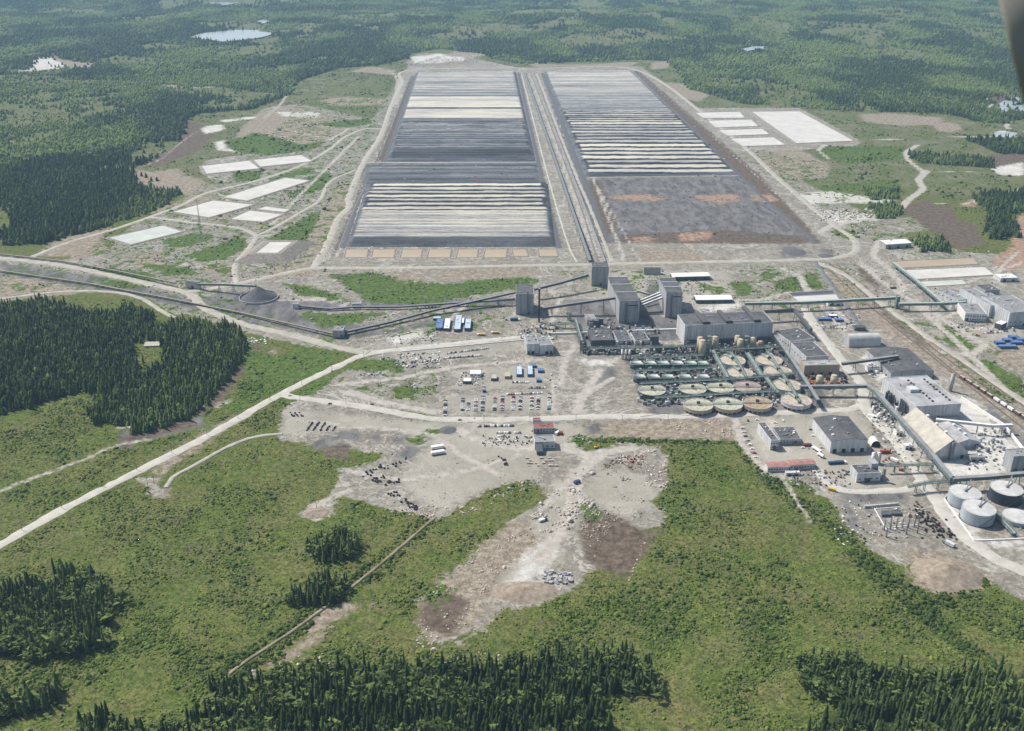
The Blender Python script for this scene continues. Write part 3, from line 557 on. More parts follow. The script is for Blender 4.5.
heap('short leach heap below the dark gap, striped white and grey', (346,247), (556,247), (548,184), (367,185),
 [(184,.15),(187,.2),(213,.3),(214,.5),(216,.95),(219,.7),(220,1.),(222,.8),(223,.95),(226,.7),(227,.5),(230,.4),(232,.85),(234,.6),(236,.8),(238,.9),(239.5,.5),(240.5,.55),(241.5,.12),(247,.1)], 9, 420,
 [(187,214,34,4,1.05,.03),(214,240,11,1.5,1.0,.5)])
heap('largest leach heap right of the central conveyor, grey far end and white ridges near', (586,177), (739,175), (631,71), (544,72.5),
 [(71,.1),(73,.15),(75,.62),(79,.72),(81,.7),(84,.5),(86,.55),(88,.42),(95,.5),(97,.4),(105,.47),(112,.42),(115,.5)], 7, 700,
 [(72,100,21,2,.82,.5),(100,113,26,3,.8,.36),(113,124,36,4,.95,.03),(124,145,44,4,.92,.06),(145,175.5,50,5,1.1,.03)])
# dark ore floor strip between heaps: bank with a light crest
heap('low dark ore bench with machine tracks between the two left heaps', (364,184), (540,183), (537,164), (366,165), [(164,.35),(165.5,.1),(168,.45),(170,.22),(172,.4),(174,.15),(176,.35),(178,.3),(180,.08),(182,.3),(184,.12)], 2.5, 120, [])
# ------------------------------------------------------------------ vegetation
def spruce_proto(tiers, nseg, seed, broad=False):
    r = random.Random(seed); v = []; f = []
    for k in range(tiers):
        t = k/tiers; z0 = .1+t*.86; z1 = min(1.0, z0+1.25/tiers+.05); R = (.19 if not broad else .3)*(1-t)**(.68 if not broad else .45)*(.9+.25*r.random())+.01
        b0 = len(v); v.append((r.gauss(0, .008), r.gauss(0, .008), z1))
        a0 = r.random()*6
        for i in range(nseg):
            a = a0+2*math.pi*i/nseg; rr = R*(1.15 if i % 2 else .68)*(.85+.3*r.random()); v.append((rr*math.cos(a), rr*math.sin(a), z0-(.03 if i % 2 else -.02)+r.gauss(0, .008)))
        f += [(b0, b0+1+i, b0+1+(i+1) % nseg) for i in range(nseg)]
    return np.array(v), np.array(f)
def blob_proto(seed, n=6):
    r = random.Random(seed); v = [(0, 0, 1)]; f = []
    for z, R in ((.68, .42), (.25, .5)):
        for i in range(n):
            a = 2*math.pi*(i+r.random()*.5)/n; q = R*(.75+.5*r.random()); v.append((q*math.cos(a), q*math.sin(a), z+r.gauss(0, .1)))
    f += [(0, 1+i, 1+(i+1) % n) for i in range(n)]
    for i in range(n):
        a, b_, c, d = 1+i, 1+(i+1) % n, 1+n+(i+1) % n, 1+n+i; f += [(a, d, b_), (b_, d, c)]
    return np.array(v), np.array(f)
def leafy_proto(seed, n=46):
    r = random.Random(seed); v = []; f = []
    for i in range(n):
        th = r.random()*6.28; ph = math.acos(2*r.random()-1); R = .3*(.55+.55*r.random()); c = np.array([R*math.sin(ph)*math.cos(th), R*math.sin(ph)*math.sin(th), .58+.4*math.cos(ph)*(.6+.5*r.random())])
        s = .1+.06*r.random(); b0 = len(v)
        for k in range(3): v.append(tuple(c+np.array([r.gauss(0, 1), r.gauss(0, 1), r.gauss(0, .7)])*s*.75))
        f.append((b0, b0+1, b0+2))
    return np.array(v), np.array(f)
def scatter(name, protos, pts, H, W, tint, label, cat, mat, group=None, chunk=None):
    """pts (n,3); merged mesh of many plants nobody could count"""
    n = len(pts); which = RNG.integers(0, len(protos), n); VV = []; FF = []; TT = []; base = 0
    for k, (pv, pf) in enumerate(protos):
        m = which == k; q = pts[m]; c = len(q)
        if not c: continue
        a = RNG.random(c)*6.283; ca, sa = np.cos(a)[:, None], np.sin(a)[:, None]; w = W[m][:, None]
        x = (pv[None, :, 0]*ca-pv[None, :, 1]*sa)*w+q[:, 0:1]; y = (pv[None, :, 0]*sa+pv[None, :, 1]*ca)*w+q[:, 1:2]; z = pv[None, :, 2]*H[m][:, None]+q[:, 2:3]
        VV.append(np.stack([x, y, z], 2).reshape(-1, 3)); FF.append((pf[None]+(np.arange(c)*len(pv))[:, None, None]+base).reshape(-1, 3)); base += c*len(pv)
        TT.append(np.repeat(tint[m], len(pv)))
    if not VV: return None
    return tag(link(name, mesh_np(name, np.vstack(VV), np.vstack(FF), M[mat], {'tint': np.concatenate(TT)})), label, cat, group, 'stuff')
def grid_points(y0, y1, sp, margin=90):
    ny = int((y1-y0)/sp); pts = []
    xm = 512/FOC*(y1*CP+CH*SP)*(1+margin/512); nx = int(2*xm/sp)
    Xg, Yg = np.meshgrid(np.arange(nx)*sp-xm, y0+np.arange(ny)*sp); X = (Xg+RNG.uniform(-.45, .45, Xg.shape)*sp).ravel(); Y = (Yg+RNG.uniform(-.45, .45, Xg.shape)*sp).ravel()
    px, py = proj(X, Y); m = (px > -margin) & (px < 1024+margin) & (py < 775) & (py > -30); return X[m], Y[m]
SPR_HI = [spruce_proto(9, 10, s) for s in range(5)]; SPR_MID = [spruce_proto(5, 6, s+20) for s in range(5)]+[spruce_proto(4, 6, 40, True)]; SPR_LO = [spruce_proto(2, 5, s+60) for s in range(4)]+[spruce_proto(2, 5, 70, True)]
LEAF = [leafy_proto(s) for s in range(3)]; BLOB = [blob_proto(s) for s in range(4)]; TINY = [blob_proto(s, 4) for s in range(9, 12)]
near_trees = []
for i, (y0, y1, sp, P, hh, ww) in enumerate(((330, 1000, 4.6, SPR_HI, 16.5, 14), (1000, 1700, 5.2, SPR_MID, 14.5, 16.5), (1700, 2600, 7, SPR_MID, 15, 19), (2600, 4200, 9.5, SPR_LO, 15, 24), (4200, 7600, 14, SPR_LO, 16, 36), (7600, 14000, 30, SPR_LO, 20, 75))):
    X, Y = grid_points(y0, y1, sp); f = forest_sdf(X, Y); dens = fbm(X/60+5, Y/60+3, 2)
    lay = None
    ok = (f+(fbm(X/20, Y/20, 3)-.5)*34 > -2) & (RNG.random(len(X)) < .93) & (dens > .2)
    if y0 >= 1700: ok |= (f > -59.9) & (RNG.random(len(X)) < .05+.5*(fbm(X/110+60, Y/160, 3) > .6)) & (sdf_poly(X, Y, [SITE]) < 0) | (f < -59) & (sdf_poly(X, Y, [SITE]) < -20) & (RNG.random(len(X)) < .03+.35*(fbm(X/90+60, Y/130, 3) > .58))
    if y0 >= 1700:
        for LP, _ in LAKES: ok &= sdf_poly(X, Y, [LP]) < -8
    X, Y, f = X[ok], Y[ok], f[ok]
    patch = fbm(X/190+31, Y/320+7, 3); stand = np.clip((patch-.36)/.3, 0, 1)
    far = 1 if y0 >= 1700 else 0
    tint = np.clip(stand*(.9 if far else .35)+RNG.normal(.12 if far else .3, .26, len(X)), 0, 1)
    H = hh*(1-.35*stand*far)*RNG.normal(1, .27, len(X)).clip(.4, 1.55); Wd = ww*RNG.normal(1, .15, len(X)).clip(.6, 1.4)
    Z = relief(X, Y); pts = np.stack([X, Y, Z-.2], 1)
    print('FOREST', i, len(X))
    if i == 0:
        px, py = proj(X, Y, 8.); m = (px > 5) & (px < 1019) & (py < 722); d = np.where(m, Y, 1e9); order = np.argsort(d)[:300]
        near_trees = [(X[k], Y[k], H[k], Wd[k], tint[k]) for k in order]; keep = np.ones(len(X), bool); keep[order] = False
        br = keep & (RNG.random(len(X)) < .22+.5*(fbm(X/50+70, Y/50, 2) > .6))
        scatter('birch_wood', LEAF, pts[br], H[br]*.8, Wd[br]*1.2, np.clip(tint[br]+.45, 0, 1), 'pale green broadleaf trees mixed into the near spruce stands', 'trees', 'spruce')
        keep &= ~br; pts, H, Wd, tint = pts[keep], H[keep], Wd[keep], tint[keep]
    scatter('forest', P, pts, H, Wd, tint, ('dense spruce wood of the nearest stands', 'dark spruce wood left of the access road', 'conifer wood on the far side of the left ponds', 'mixed woodland just beyond the heaps', 'far woodland fading into haze', 'farthest woodland near the top edge')[i], 'forest', 'spruce')
def leaf_tree_meshes():
    out = []
    for k, (pv, pf) in enumerate(SPR_HI):
        me = mesh_np('crown', pv, pf, M['spruce'], {'tint': np.full(len(pv), .1+.09*k)}); tb = MB(); tb.cyl(0, 0, 0, .5, .012, .005, 6); tb.v = [(x, y, z) for x, y, z in tb.v]
        tm = D.meshes.new('trunk'); tm.from_pydata(tb.v, [], tb.f); tm.materials.append(M['bark']); out.append((me, tm))
    return out
TM = leaf_tree_meshes()
for (x, y, h, w, t) in near_trees:
    px, _ = proj(x, y); left = px < 700
    st = 'spruces of the front stand left of centre' if left else 'spruces of the front stand at the lower right'
    e = thing('spruce_tree', 'dark spruce near the bottom edge of the %s stand' % ('left front' if left else 'lower right'), 'tree', (x, y, -.2), st, random.random()*6.28)
    e.scale = (w, w, h); c, tr = TM[min(4, int(t*8))]; link('crown', c, e); link('trunk', tr, e)
# shrubs of the clearcuts
for i, (y0, y1, sp) in enumerate(((330, 760, 2.15), (760, 1250, 2.9), (1250, 1900, 5.5), (1900, 4700, 10))):
    X, Y = grid_points(y0, y1, sp, 60); lay = layers(X, Y); f = forest_sdf(X, Y); rd = sdf_line(X, Y, _road_lines)
    site = sdf_poly(X, Y, [SITE]) if y1 > 1700 else np.full(X.shape, 60.)
    bare = np.maximum.reduce([lay[k] for k in ('gravel', 'tan', 'dark', 'white', 'brown', 'orange', 'track')]); gr = (lay['grass']+(fbm(X/16+50, Y/16, 3)-.5)*40 > 2) | ((lay['weeds']+(fbm(X/16+90, Y/16, 3)-.5)*60 > 0) & (lay['dark'] < 0)); green = (bare+(fbm(X/18, Y/18, 3)-.5)*26 < -4) | gr; green &= lay['track'] < -2
    dn = fbm(X/45+8, Y/45, 3)
    ok = green & (rd < -3) & (f < 2) & (RNG.random(len(X)) < np.clip((dn-.3)*3.2+gr*.3, .1, .95))
    hedge = sdf_line(X, Y, [(PX((236,668),(300,625),(370,572),(432,517)), 24), (PX((745,452),(780,490),(830,528),(880,575),(935,618),(985,662)), 22), (PX((985,575),(940,600),(900,590),(870,570)), 24), (PX((590,440),(650,441),(735,443),(760,470)), 9)]) > 0
    ok |= hedge & (lay['track'] < 0) & (bare < 2) & (rd < 1.5)
    ok &= sdf_poly(X, Y, PONDS) < -4
    for LP, _ in LAKES: ok &= sdf_poly(X, Y, [LP]) < -4
    X, Y = X[ok], Y[ok]; hd = hedge[ok]; g = (lay['grass'][ok] > 0)
    Z = relief(X, Y)+near_relief(X, Y, {k: v[ok] for k, v in lay.items()})
    H = RNG.gamma(2., .22, len(X)).clip(0,2.0)*(1+.4*(dn[ok] > .55))*(1+hd*.7+g*.3)*(1 if i < 3 else 2.2)+.35; H = np.where(hd, H.clip(.6, 2.8), H); W = H*RNG.normal(2.1, .3, len(X)).clip(1.2, 3)
    tint = np.clip(RNG.normal(.5, .24, len(X))+(dn[ok]-.5)*-1.2-hd*.45, 0, 1)
    print('SHRUB', i, len(X))
    scatter('shrubs', BLOB[:2]+TINY if i < 1 else TINY, np.stack([X, Y, Z-.15], 1), H, W, tint, ('low yellow-green shrubs covering the nearest clearcut', 'low shrubs on the clearcut and slopes beside the access road', 'low shrubs between the roads and yards', 'scrub around the ponds and heaps')[i], 'shrubs', 'shrub')
# loose pale boulders and rubble on the waste ground
def rubble(polys, sp, smin, smax, mat, label, prob=.5, name='rubble'):
    A = np.array([p for q in polys for p in q]); x0, y0 = A.min(0); x1, y1 = A.max(0); n = int((x1-x0)*(y1-y0)/sp/sp); X = RNG.uniform(x0, x1, n); Y = RNG.uniform(y0, y1, n)
    s = sdf_poly(X, Y, polys); ok = (s > 0) & (fbm(X/14, Y/14, 3) > 1-prob-.02); ok &= sdf_poly(X, Y, PONDS) < -3; X, Y = X[ok], Y[ok]; H = RNG.gamma(2., 1, len(X))/4*(smax-smin)+smin
    lay = {k: sdf_poly(X, Y, L[k]) for k in ('gravel', 'white', 'tan')}; Z = near_relief(X, Y, lay)
    return scatter(name, BLOB, np.stack([X, Y, Z-.2], 1), H, H*1.9, RNG.random(len(X)), label, 'rubble', mat)
rubble([PX((548,495),(600,470),(600,500),(575,520),(530,545),(520,530))], 3, .5, 1.8, 'rock', 'pale boulders strewn below the grey loading building', .47)
rubble([PX((420,600),(470,555),(520,530),(540,545),(500,590),(480,628),(440,645),(418,638))], 3.2, .3, 1.3, 'rock', 'pale rocks over the brown waste slope', .42)
rubble([PX((590,505),(620,515),(600,545),(595,560),(580,530)), PX((640,540),(646,542),(632,580),(626,584))], 3.0, .3, 1.1, 'rock', 'rows of pale boulders on the dark brown strip', .6)
rubble([PX((600,448),(660,445),(672,482),(655,492),(645,480),(650,460),(600,455))], 3.4, .5, 1.6, 'rock', 'pale debris along the rim of the dump', .46)
rubble([PX((285,405),(440,415),(560,425),(560,470),(470,500),(400,512),(300,445))], 7, .3, 1.0, 'slab', 'small stones and bits on the big gravel yard', .45)
rubble([PX((340,350),(620,340),(620,410),(440,415),(300,400))], 8, .3, 1.0, 'slab', 'small stones and bits on the yards round the car park', .42)
rubble([PX((830,270),(1024,280),(1024,560),(860,540),(760,460),(850,420))], 8, .3, 1.2, 'slab', 'small stones and bits across the right yards', .35)
rubble([PX((60,262),(180,215),(330,170),(330,262),(520,300),(640,270),(860,262),(850,300),(620,330),(240,325),(120,290))], 9, .5, 2.0, 'berm', 'small spoil heaps beside the roads and conveyors', .4)
rubble([PX((590,182),(740,180),(812,242),(610,242))], 9, .4, 1.5, 'dk_pile', 'dark lumps on the ore floor', .45)
rubble([PX((600,450),(668,460),(655,500),(668,515),(600,520),(560,545),(560,480))], 4, .4, 1.4, 'berm', 'brown lumps over the dump', .36)
rubble([PX((240,668),(300,655),(420,640),(500,655),(500,668),(300,676),(240,684))], 5, .3, 1.4, 'rock', 'scattered pale stones beside the front stand', .45)
rubble([PX((380,500),(470,510),(530,475),(545,480),(470,515),(430,520),(395,512))], 3, .4, 1.4, 'rock', 'pale stones along the edge of the gravel yard', .5)
rubble([PX((640,425),(720,420),(742,436),(700,434))], 3, .4, 1.4, 'rock', 'pale stones on the brown bank below the main road', .4)
rubble([PX((440,56),(480,54),(478,62),(430,66),(405,66))], 7, 1, 3, 'rock', 'broken pale rock behind the far end of the heaps', .6)
rubble([PX((600,455),(650,458),(640,470),(605,468))], 2.6, .5, 1.4, 'rust', 'brown scrap scattered around the dump', .4, 'scrap')
rubble([PX((815,208),(872,210),(878,218),(830,222))], 3.5, .6, 2.5, 'rock', 'mixed debris beside the pale mud pool', .5, 'scrap')
# ------------------------------------------------------------------ air, sky, sun, camera
hb = MB(); hb.box(-24000, 24000, -3000, 30000, -60, 640); ho = hb.build('haze', 'rock'); ho.data.materials.clear()
hm = D.materials.new('haze_air'); hm.use_nodes = True; nt = hm.node_tree; nt.nodes.clear(); o = nt.nodes.new('ShaderNodeOutputMaterial'); pv = nt.nodes.new('ShaderNodeVolumePrincipled')
pv.inputs['Color'].default_value = (.45,.72,1,1); pv.inputs['Density'].default_value = HAZE; pv.inputs['Anisotropy'].default_value = .1; nt.links.new(pv.outputs[0], o.inputs['Volume']); ho.data.materials.append(hm); ho['kind'] = 'stuff'
SUN = np.array([-.52, .36, .0]); EL = math.radians(50); az = math.atan2(SUN[0], SUN[1])
import mathutils
sv = mathutils.Vector((math.sin(az)*math.cos(EL), math.cos(az)*math.cos(EL), math.sin(EL)))
ld = D.lights.new('sun', 'SUN'); ld.energy = 4.2; ld.angle = math.radians(1.5); ld.color = (1, .94, .85); lo = D.objects.new('sun', ld); COL.objects.link(lo); lo.rotation_euler = sv.to_track_quat('Z', 'Y').to_euler(); lo.location = (-800, 800, 900)
w = D.worlds.new('World'); SC.world = w; w.use_nodes = True; nt = w.node_tree; bg = nt.nodes['Background']; sk = nt.nodes.new('ShaderNodeTexSky'); sk.sky_type = 'NISHITA'; sk.sun_disc = False; sk.sun_elevation = EL; sk.sun_rotation = az; sk.dust_density = 2
nt.links.new(sk.outputs[0], bg.inputs[0]); bg.inputs[1].default_value = .085
cd = D.cameras.new('camera'); cd.sensor_width = 36; cd.lens = 36*FOC/1024; cd.clip_end = 90000; cd.clip_start = .1; co = D.objects.new('camera', cd); COL.objects.link(co); co.location = (0, 0, CH); co.rotation_euler = (math.pi/2-PITCH, 0, 0); SC.camera = co
cd.dof.use_dof = True; cd.dof.focus_distance = 1500; cd.dof.aperture_fstop = 4
vs = SC.view_settings; vs.view_transform = 'Standard'; vs.look = 'None'; vs.exposure = EXPO; vs.gamma = 1; vs.use_curve_mapping = False
SC.cycles.volume_bounces = 1; SC.cycles.max_bounces = 5; SC.cycles.use_denoising = True
# ------------------------------------------------------------------ buildings
def unit(a, b):
    d = np.array(b[:2])-np.array(a[:2]); l = float(np.linalg.norm(d)); return d/max(l, 1e-6), l
def bframe(FL, FR, BK, back='l'):
    """FL=(x, base y, top y) front-left corner, FR=(x, top y) front-right, BK=(x, y) back corner at roof height -> frame function, w, d, h, origin"""
    h = FL[2] if len(FL) > 3 else height_at(*FL); A = G(FL[0], FL[1]); B = G(FR[0], FR[1], h); Cc = G(BK[0], BK[1], h)
    u, w = unit(A, B); n = np.array([-u[1], u[0]]); ref = A if back == 'l' else B
    d = float((np.array(Cc[:2])-np.array(ref[:2]))@n); d = max(d, 4)
    def F(a, b): return (A[0]+u[0]*a+n[0]*b, A[1]+u[1]*a+n[1]*b)
    return F, w, d, h, A
def bld(name, label, FL, FR, BK, back='l', wall='wall', roof='roof', cat='building', group=None, win=(0, 0), doors=0, vents=0, shape='flat', ribs=0, z0=0, seed=0, parapet=True, wd='dark', rise=None, sidewin=0):
    F, w, d, h, A = bframe(FL, FR, BK, back); r = random.Random(seed+int(FL[0])); c = F(w/2, d/2)
    t = thing(name, label, cat, (c[0], c[1], 0), group)
    b = MB(); rise = rise or min(w, d)*.16
    if shape == 'flat':
        b.frame(F, 0, w, 0, d, 0, h); b.build('wall', wall, t); rf = MB(); rf.frame(F, .5, w-.5, .5, d-.5, h+.02, h+.35); rf = rf.build('roof', roof, t)
        if parapet:
            p = MB(); q = .45
            for a in ((-.1, w+.1, -.1, q), (-.1, w+.1, d-q, d+.1), (-.1, q, q, d-q), (w-q, w+.1, q, d-q)): p.frame(F, *a, h+.01, h+1.0)
            p.build('parapet', wall, t)
        q = MB(); n = int(w/4.5)
        for j in range(1, n): q.frame(F, w*j/n-.1, w*j/n+.1, -.08, -.005, .2, h-.1)
        n = int(d/4.5)
        for j in range(1, n): q.frame(F, -.08, -.005, d*j/n-.1, d*j/n+.1, .2, h-.1)
        q.frame(F, 0, w, -.14, -.006, 0, .9)
        if int(w/4.5)+int(d/4.5) > 5: q.build('wall_seams', 'steel', t)
        if w*d > 250:
            for j in range(2):
                a = r.uniform(.1, .6)*w; b_ = r.uniform(.15, .8)*d; q = MB(); q.frame(F, a, a+w*r.uniform(.1, .3), b_, b_+1.1, h+.36, h+1.2); q.build('roof_duct', r.choice(['silver', 'steel']), rf)
            q = MB(); a = r.uniform(.05, .8)*w; q.frame(F, a, a+3.2, -1.4, -.15, 0, min(h, 5)); q.build('porch', 'roof', t)
    elif shape in ('gable_v', 'gable_u'):   # ridge along depth / along width
        o = .5; he = h
        b.frame(F, 0, w, 0, d, 0, he)
        if shape == 'gable_v':
            P = [F(0, 0), F(w, 0), F(w/2, 0), F(0, d), F(w, d), F(w/2, d)]; b.add([(*P[0], he), (*P[1], he), (*P[2], he+rise), (*P[3], he), (*P[4], he), (*P[5], he+rise)], [(0, 1, 2), (4, 3, 5)])
            k = rise/(w/2); R = [(F(-o, -o), he-k*o), (F(w/2, -o), he+rise), (F(w+o, -o), he-k*o), (F(-o, d+o), he-k*o), (F(w/2, d+o), he+rise), (F(w+o, d+o), he-k*o)]
        else:
            P = [F(0, 0), F(0, d), F(0, d/2), F(w, 0), F(w, d), F(w, d/2)]; b.add([(*P[0], he), (*P[1], he), (*P[2], he+rise), (*P[3], he), (*P[4], he), (*P[5], he+rise)], [(1, 0, 2), (3, 4, 5)])
            k = rise/(d/2); R = [(F(-o, -o), he-k*o), (F(-o, d/2), he+rise), (F(-o, d+o), he-k*o), (F(w+o, -o), he-k*o), (F(w+o, d/2), he+rise), (F(w+o, d+o), he-k*o)]
        b.build('wall', wall, t); rm = MB(); th = .3
        vs = [(*p, z+.05) for p, z in R]+[(*p, z+.05+th) for p, z in R]
        rm.add(vs, [(0, 1, 4, 3), (1, 2, 5, 4), (6, 9, 10, 7), (7, 10, 11, 8), (0, 3, 9, 6), (2, 8, 11, 5), (0, 6, 7, 1), (1, 7, 8, 2), (3, 4, 10, 9), (4, 5, 11, 10)]); rf = rm.build('roof', roof, t)
    elif shape in ('vault_u', 'vault_v'):
        n = 12; vs = []; R = d/2 if shape == 'vault_u' else w/2; hh = h
        for e in (0, w if shape == 'vault_u' else d):
            for i in range(n+1):
                a = math.pi*i/n; s_ = R-R*math.cos(a); z = hh*math.sin(a)**.7; p = F(e, s_) if shape == 'vault_u' else F(s_, e); vs.append((*p, max(0, z)))
        fs = [(i, i+1, n+2+i, n+1+i) for i in range(n)]; b.add(vs, fs).build('canvas', roof, t, True)
        g = MB(); g.add(vs, [tuple(range(n+1)), tuple(range(n+1, 2*n+2))[::-1]]); g.build('end_wall', wall, t)
        rf = None
    def zroof(a, b_):
        if shape == 'flat': return h+.35
        if shape == 'gable_v': return h+rise*(1-abs(a-w/2)/(w/2))+.3
        return h+rise*(1-abs(b_-d/2)/(d/2))+.3
    rows, cols = win
    for i in range(rows):
        for j in range(cols):
            a = w*(j+.5)/cols; ww = min(2.4, w/cols*.6); z = 1.2+(h-1.5)*(i+.25)/max(rows, 1); m = MB(); m.frame(F, a-ww/2, a+ww/2, -.12, .05, z, z+min(1.4, h/rows*.55)); m.build('window', 'glass', t)
    for j in range(sidewin):
        a = d*(j+.5)/sidewin; z = h*.55
        for xx in ((-.12, .05), ): m = MB(); m.frame(F, xx[0], xx[1], a-1.5, a+1.5, z, z+1.5); m.build('window', 'glass', t)
    for j in range(doors):
        a = w*(j+.5)/doors; ww = min(4.5, w/doors*.55); m = MB(); m.frame(F, a-ww/2, a+ww/2, -.15, .05, .1, min(5, h*.6)); m.build('door', wd, t)
    for j in range(vents):
        a = r.uniform(.12, .88)*w; b_ = r.uniform(.15, .85)*d; m = MB(); s_ = r.uniform(.7, 1.5); z = zroof(a, b_)
        if r.random() < .5: m.cyl(*F(a, b_), z-.4, z+1.6, s_*.7, n=10)
        else: m.frame(F, a-s_, a+s_, b_-s_*.8, b_+s_*.8, z-.4, z+1.5)
        m.build('roof_vent', r.choice(['white', 'steel', 'roof_lt']), rf if rf else t)
    if ribs:
        for j in range(ribs):
            a = w*(j+.5)/ribs; m = MB(); m.frame(F, a-.35, a+.35, -.4, -.02, 0, h-1); m.build('pilaster', 'steel' if wall != 'wall_dk' else 'roof', t)
    return t, F, w, d, h
# tall ore buildings on the left and centre
t, F, w, d, h = bld('screening_tower', 'grey screening tower standing alone above the white works building', (516,314.5,294.5), (533.8,294.5), (515.3,285), ribs=2, wall='wall')
m = MB(); m.frame(F, w*.62, w*.7, -1.6, -.42, 0, h+6); m.build('duct', 'steel', t)
t, F, w, d, h = bld('transfer_tower', 'grey transfer tower at the near end of the central conveyor', (591.3,285.8,267), (609,267), (590.6,263), ribs=2)
for k, (FL, FR, BK, lab) in enumerate((((618.7,323,304), (639.8,303.6), (609,277.4), 'taller left one of the two big grey ore silo buildings'), ((665,317.5,295), (682.5,295), (657.7,278), 'right one of the two big grey ore silo buildings'))):
    F, w, d, h, A = bframe(FL, FR, BK); u = np.array(F(1, 0))-np.array(F(0, 0))
    BL = np.array(G(*BK, h)[:2]); sk = (BL-np.array(F(0, 0)))
    t = thing('ore_silo', lab, 'silo building', (*F(w/2, d/2), 0), 'ore silo buildings')
    for q in range(3):
        hz = h+(2-q)*1.8; m = MB(); m.frame(F, 0, w, d*q/3+.01, d*(q+1)/3, 0, hz); bd = m.build('wall', 'wall', t)
        m = MB(); m.frame(F, -.4, w+.4, d*q/3-.1, d*(q+1)/3-(.0 if q == 2 else 1.6), hz, hz+.5); m.build('roof', 'roof', t)
        m = MB(); m.frame(F, -.5, w+.5, d*(q+1)/3-1.6, d*(q+1)/3, hz, hz+1.4); m.build('roof_curb', 'wall_lt', t)
    for a in (.3, .36): m = MB(); m.frame(F, w*a, w*a+1, -1.5, -.01, 0, h); m.build('duct', 'steel', t)
    m = MB(); m.frame(F, w*.42, w*.92, -.4, -.01, h-3.5, h-2); m.build('window', 'dark', t)
    for j in range(5): m = MB(); m.frame(F, w*(j+.5)/5-.25, w*(j+.5)/5+.25, -.35, -.01, 0, h-5); m.build('pilaster', 'roof_lt', t)
bld('storage_tent', 'small beige round-roofed shed behind the silo buildings', (643.5,274.5,267), (661,267), (643,265.5), shape='vault_u', roof='roof_tan', wall='wall_tan', cat='shed')
bld('warehouse', 'long white-roofed green warehouse behind the right silo building', (672,281,277), (710,276), (663,273.5), wall='wall_teal', roof='roof_white', doors=4, cat='warehouse', shape='gable_u', rise=2)
bld('warehouse', 'white-roofed green warehouse just behind the big hall', (696,303.5,300), (732.5,299.5), (695.8,295.5), wall='wall_teal', roof='roof_white', doors=3, cat='warehouse', shape='gable_u', rise=2)
t, F, w, d, h = bld('processing_hall', 'very large pale grey hall behind the tan silos with three roof housings', (683.7,345,326), (773.3,322.5), (678,315), wall='wall_lt', roof='roof', vents=9, ribs=0)
for a in (.2, .46, .78):
    m = MB(); m.frame(F, w*a, w*a+6.5, 1.2, d+(2 if a < .7 else 14), h+.4, h+5); hb_ = m.build('roof_housing', 'roof', t); m = MB(); m.frame(F, w*a+6.5, w*a+11, 1.2, 5, h+.4, h+4); m.build('louvre', 'dark', hb_)
for j in range(13): m = MB(); m.frame(F, w*(j+.5)/13-.12, w*(j+.5)/13+.12, -.12, -.01, .3, h-.2); m.build('wall_seam', 'steel', t)
m = MB(); m.frame(F, 3, w-2, -7, -.5, 0, 8); m.build('lean_to', 'wall_dk', t)
# stepped building to its right
bld('leaching_hall', 'rear dark-roofed block of the stepped hall right of the tanks', (789,352,342), (815,338.5), (777,331), wall='wall_lt', roof='roof', sidewin=6, vents=4)
bld('leaching_hall', 'middle dark-roofed block of the stepped hall right of the tanks', (804.6,369,357.5), (828.7,356), (790,343.5), wall='wall_lt', roof='roof', sidewin=5, vents=3)
bld('leaching_hall', 'low tan-fronted front block of the stepped hall right of the tanks', (803.5,376,366), (840,365), (804.6,360.6), wall='wall_tan', roof='roof_dust', doors=2, vents=2)
t, F, w, d, h = bld('canvas_hall', 'pale grey round-roofed tent hall beside the rail yard', (849,347.5,337), (882,336), (843,331.5), shape='vault_u', roof='tank_top', wall='wall', cat='hall')
bld('annex', 'tiny grey annex behind the round-roofed tent hall', (855,331,328), (866,328), (855,326), wall='wall_dk', roof='roof', cat='shed')
bld('storage_hall', 'wide grey low-pitched hall behind the dusty refinery hall', (890,379.5,373), (934,371.5), (876,349.5), wall='wall', roof='roof', cat='hall', shape='gable_v', vents=12, rise=4)
t, F, w, d, h = bld('refinery_hall', 'big refinery hall with pale dusty roof and rows of vents', (912.9,421,407), (961.3,404), (886.5,378), wall='wall_lt', roof='roof_dust', vents=4, sidewin=0)
for rw in (.45, .82):
    for k in range(9): m = MB(); m.frame(F, w*rw, w*rw+2.4, d*(.12+.09*k), d*(.12+.09*k)+2, h+.35, h+1.8); m.build('roof_vent', 'dark', t)
m = MB(); m.frame(F, w*.22, w*.42, d*.45, d*.58, h+.35, h+4.5); m.build('roof_housing', 'wall_lt', t)
for k in range(4): m = MB(); m.cyl(*F(-3.5, d*.2+k*3.6), 0, h*.9, 1.5, n=12); m.build('vessel', 'wall_dk', t)
for k in range(5): m = MB(); m.cyl(*F(-5-(k % 2)*4, d*.52+k*3.4), 0, h*.75, 1.8, n=12); m.build('vessel', 'wall_dk', t)
m = MB(); m.frame(F, w*.02, w*.98, -5.5, -.1, 0, 4); m.build('lean_to', 'roof_dust', t)
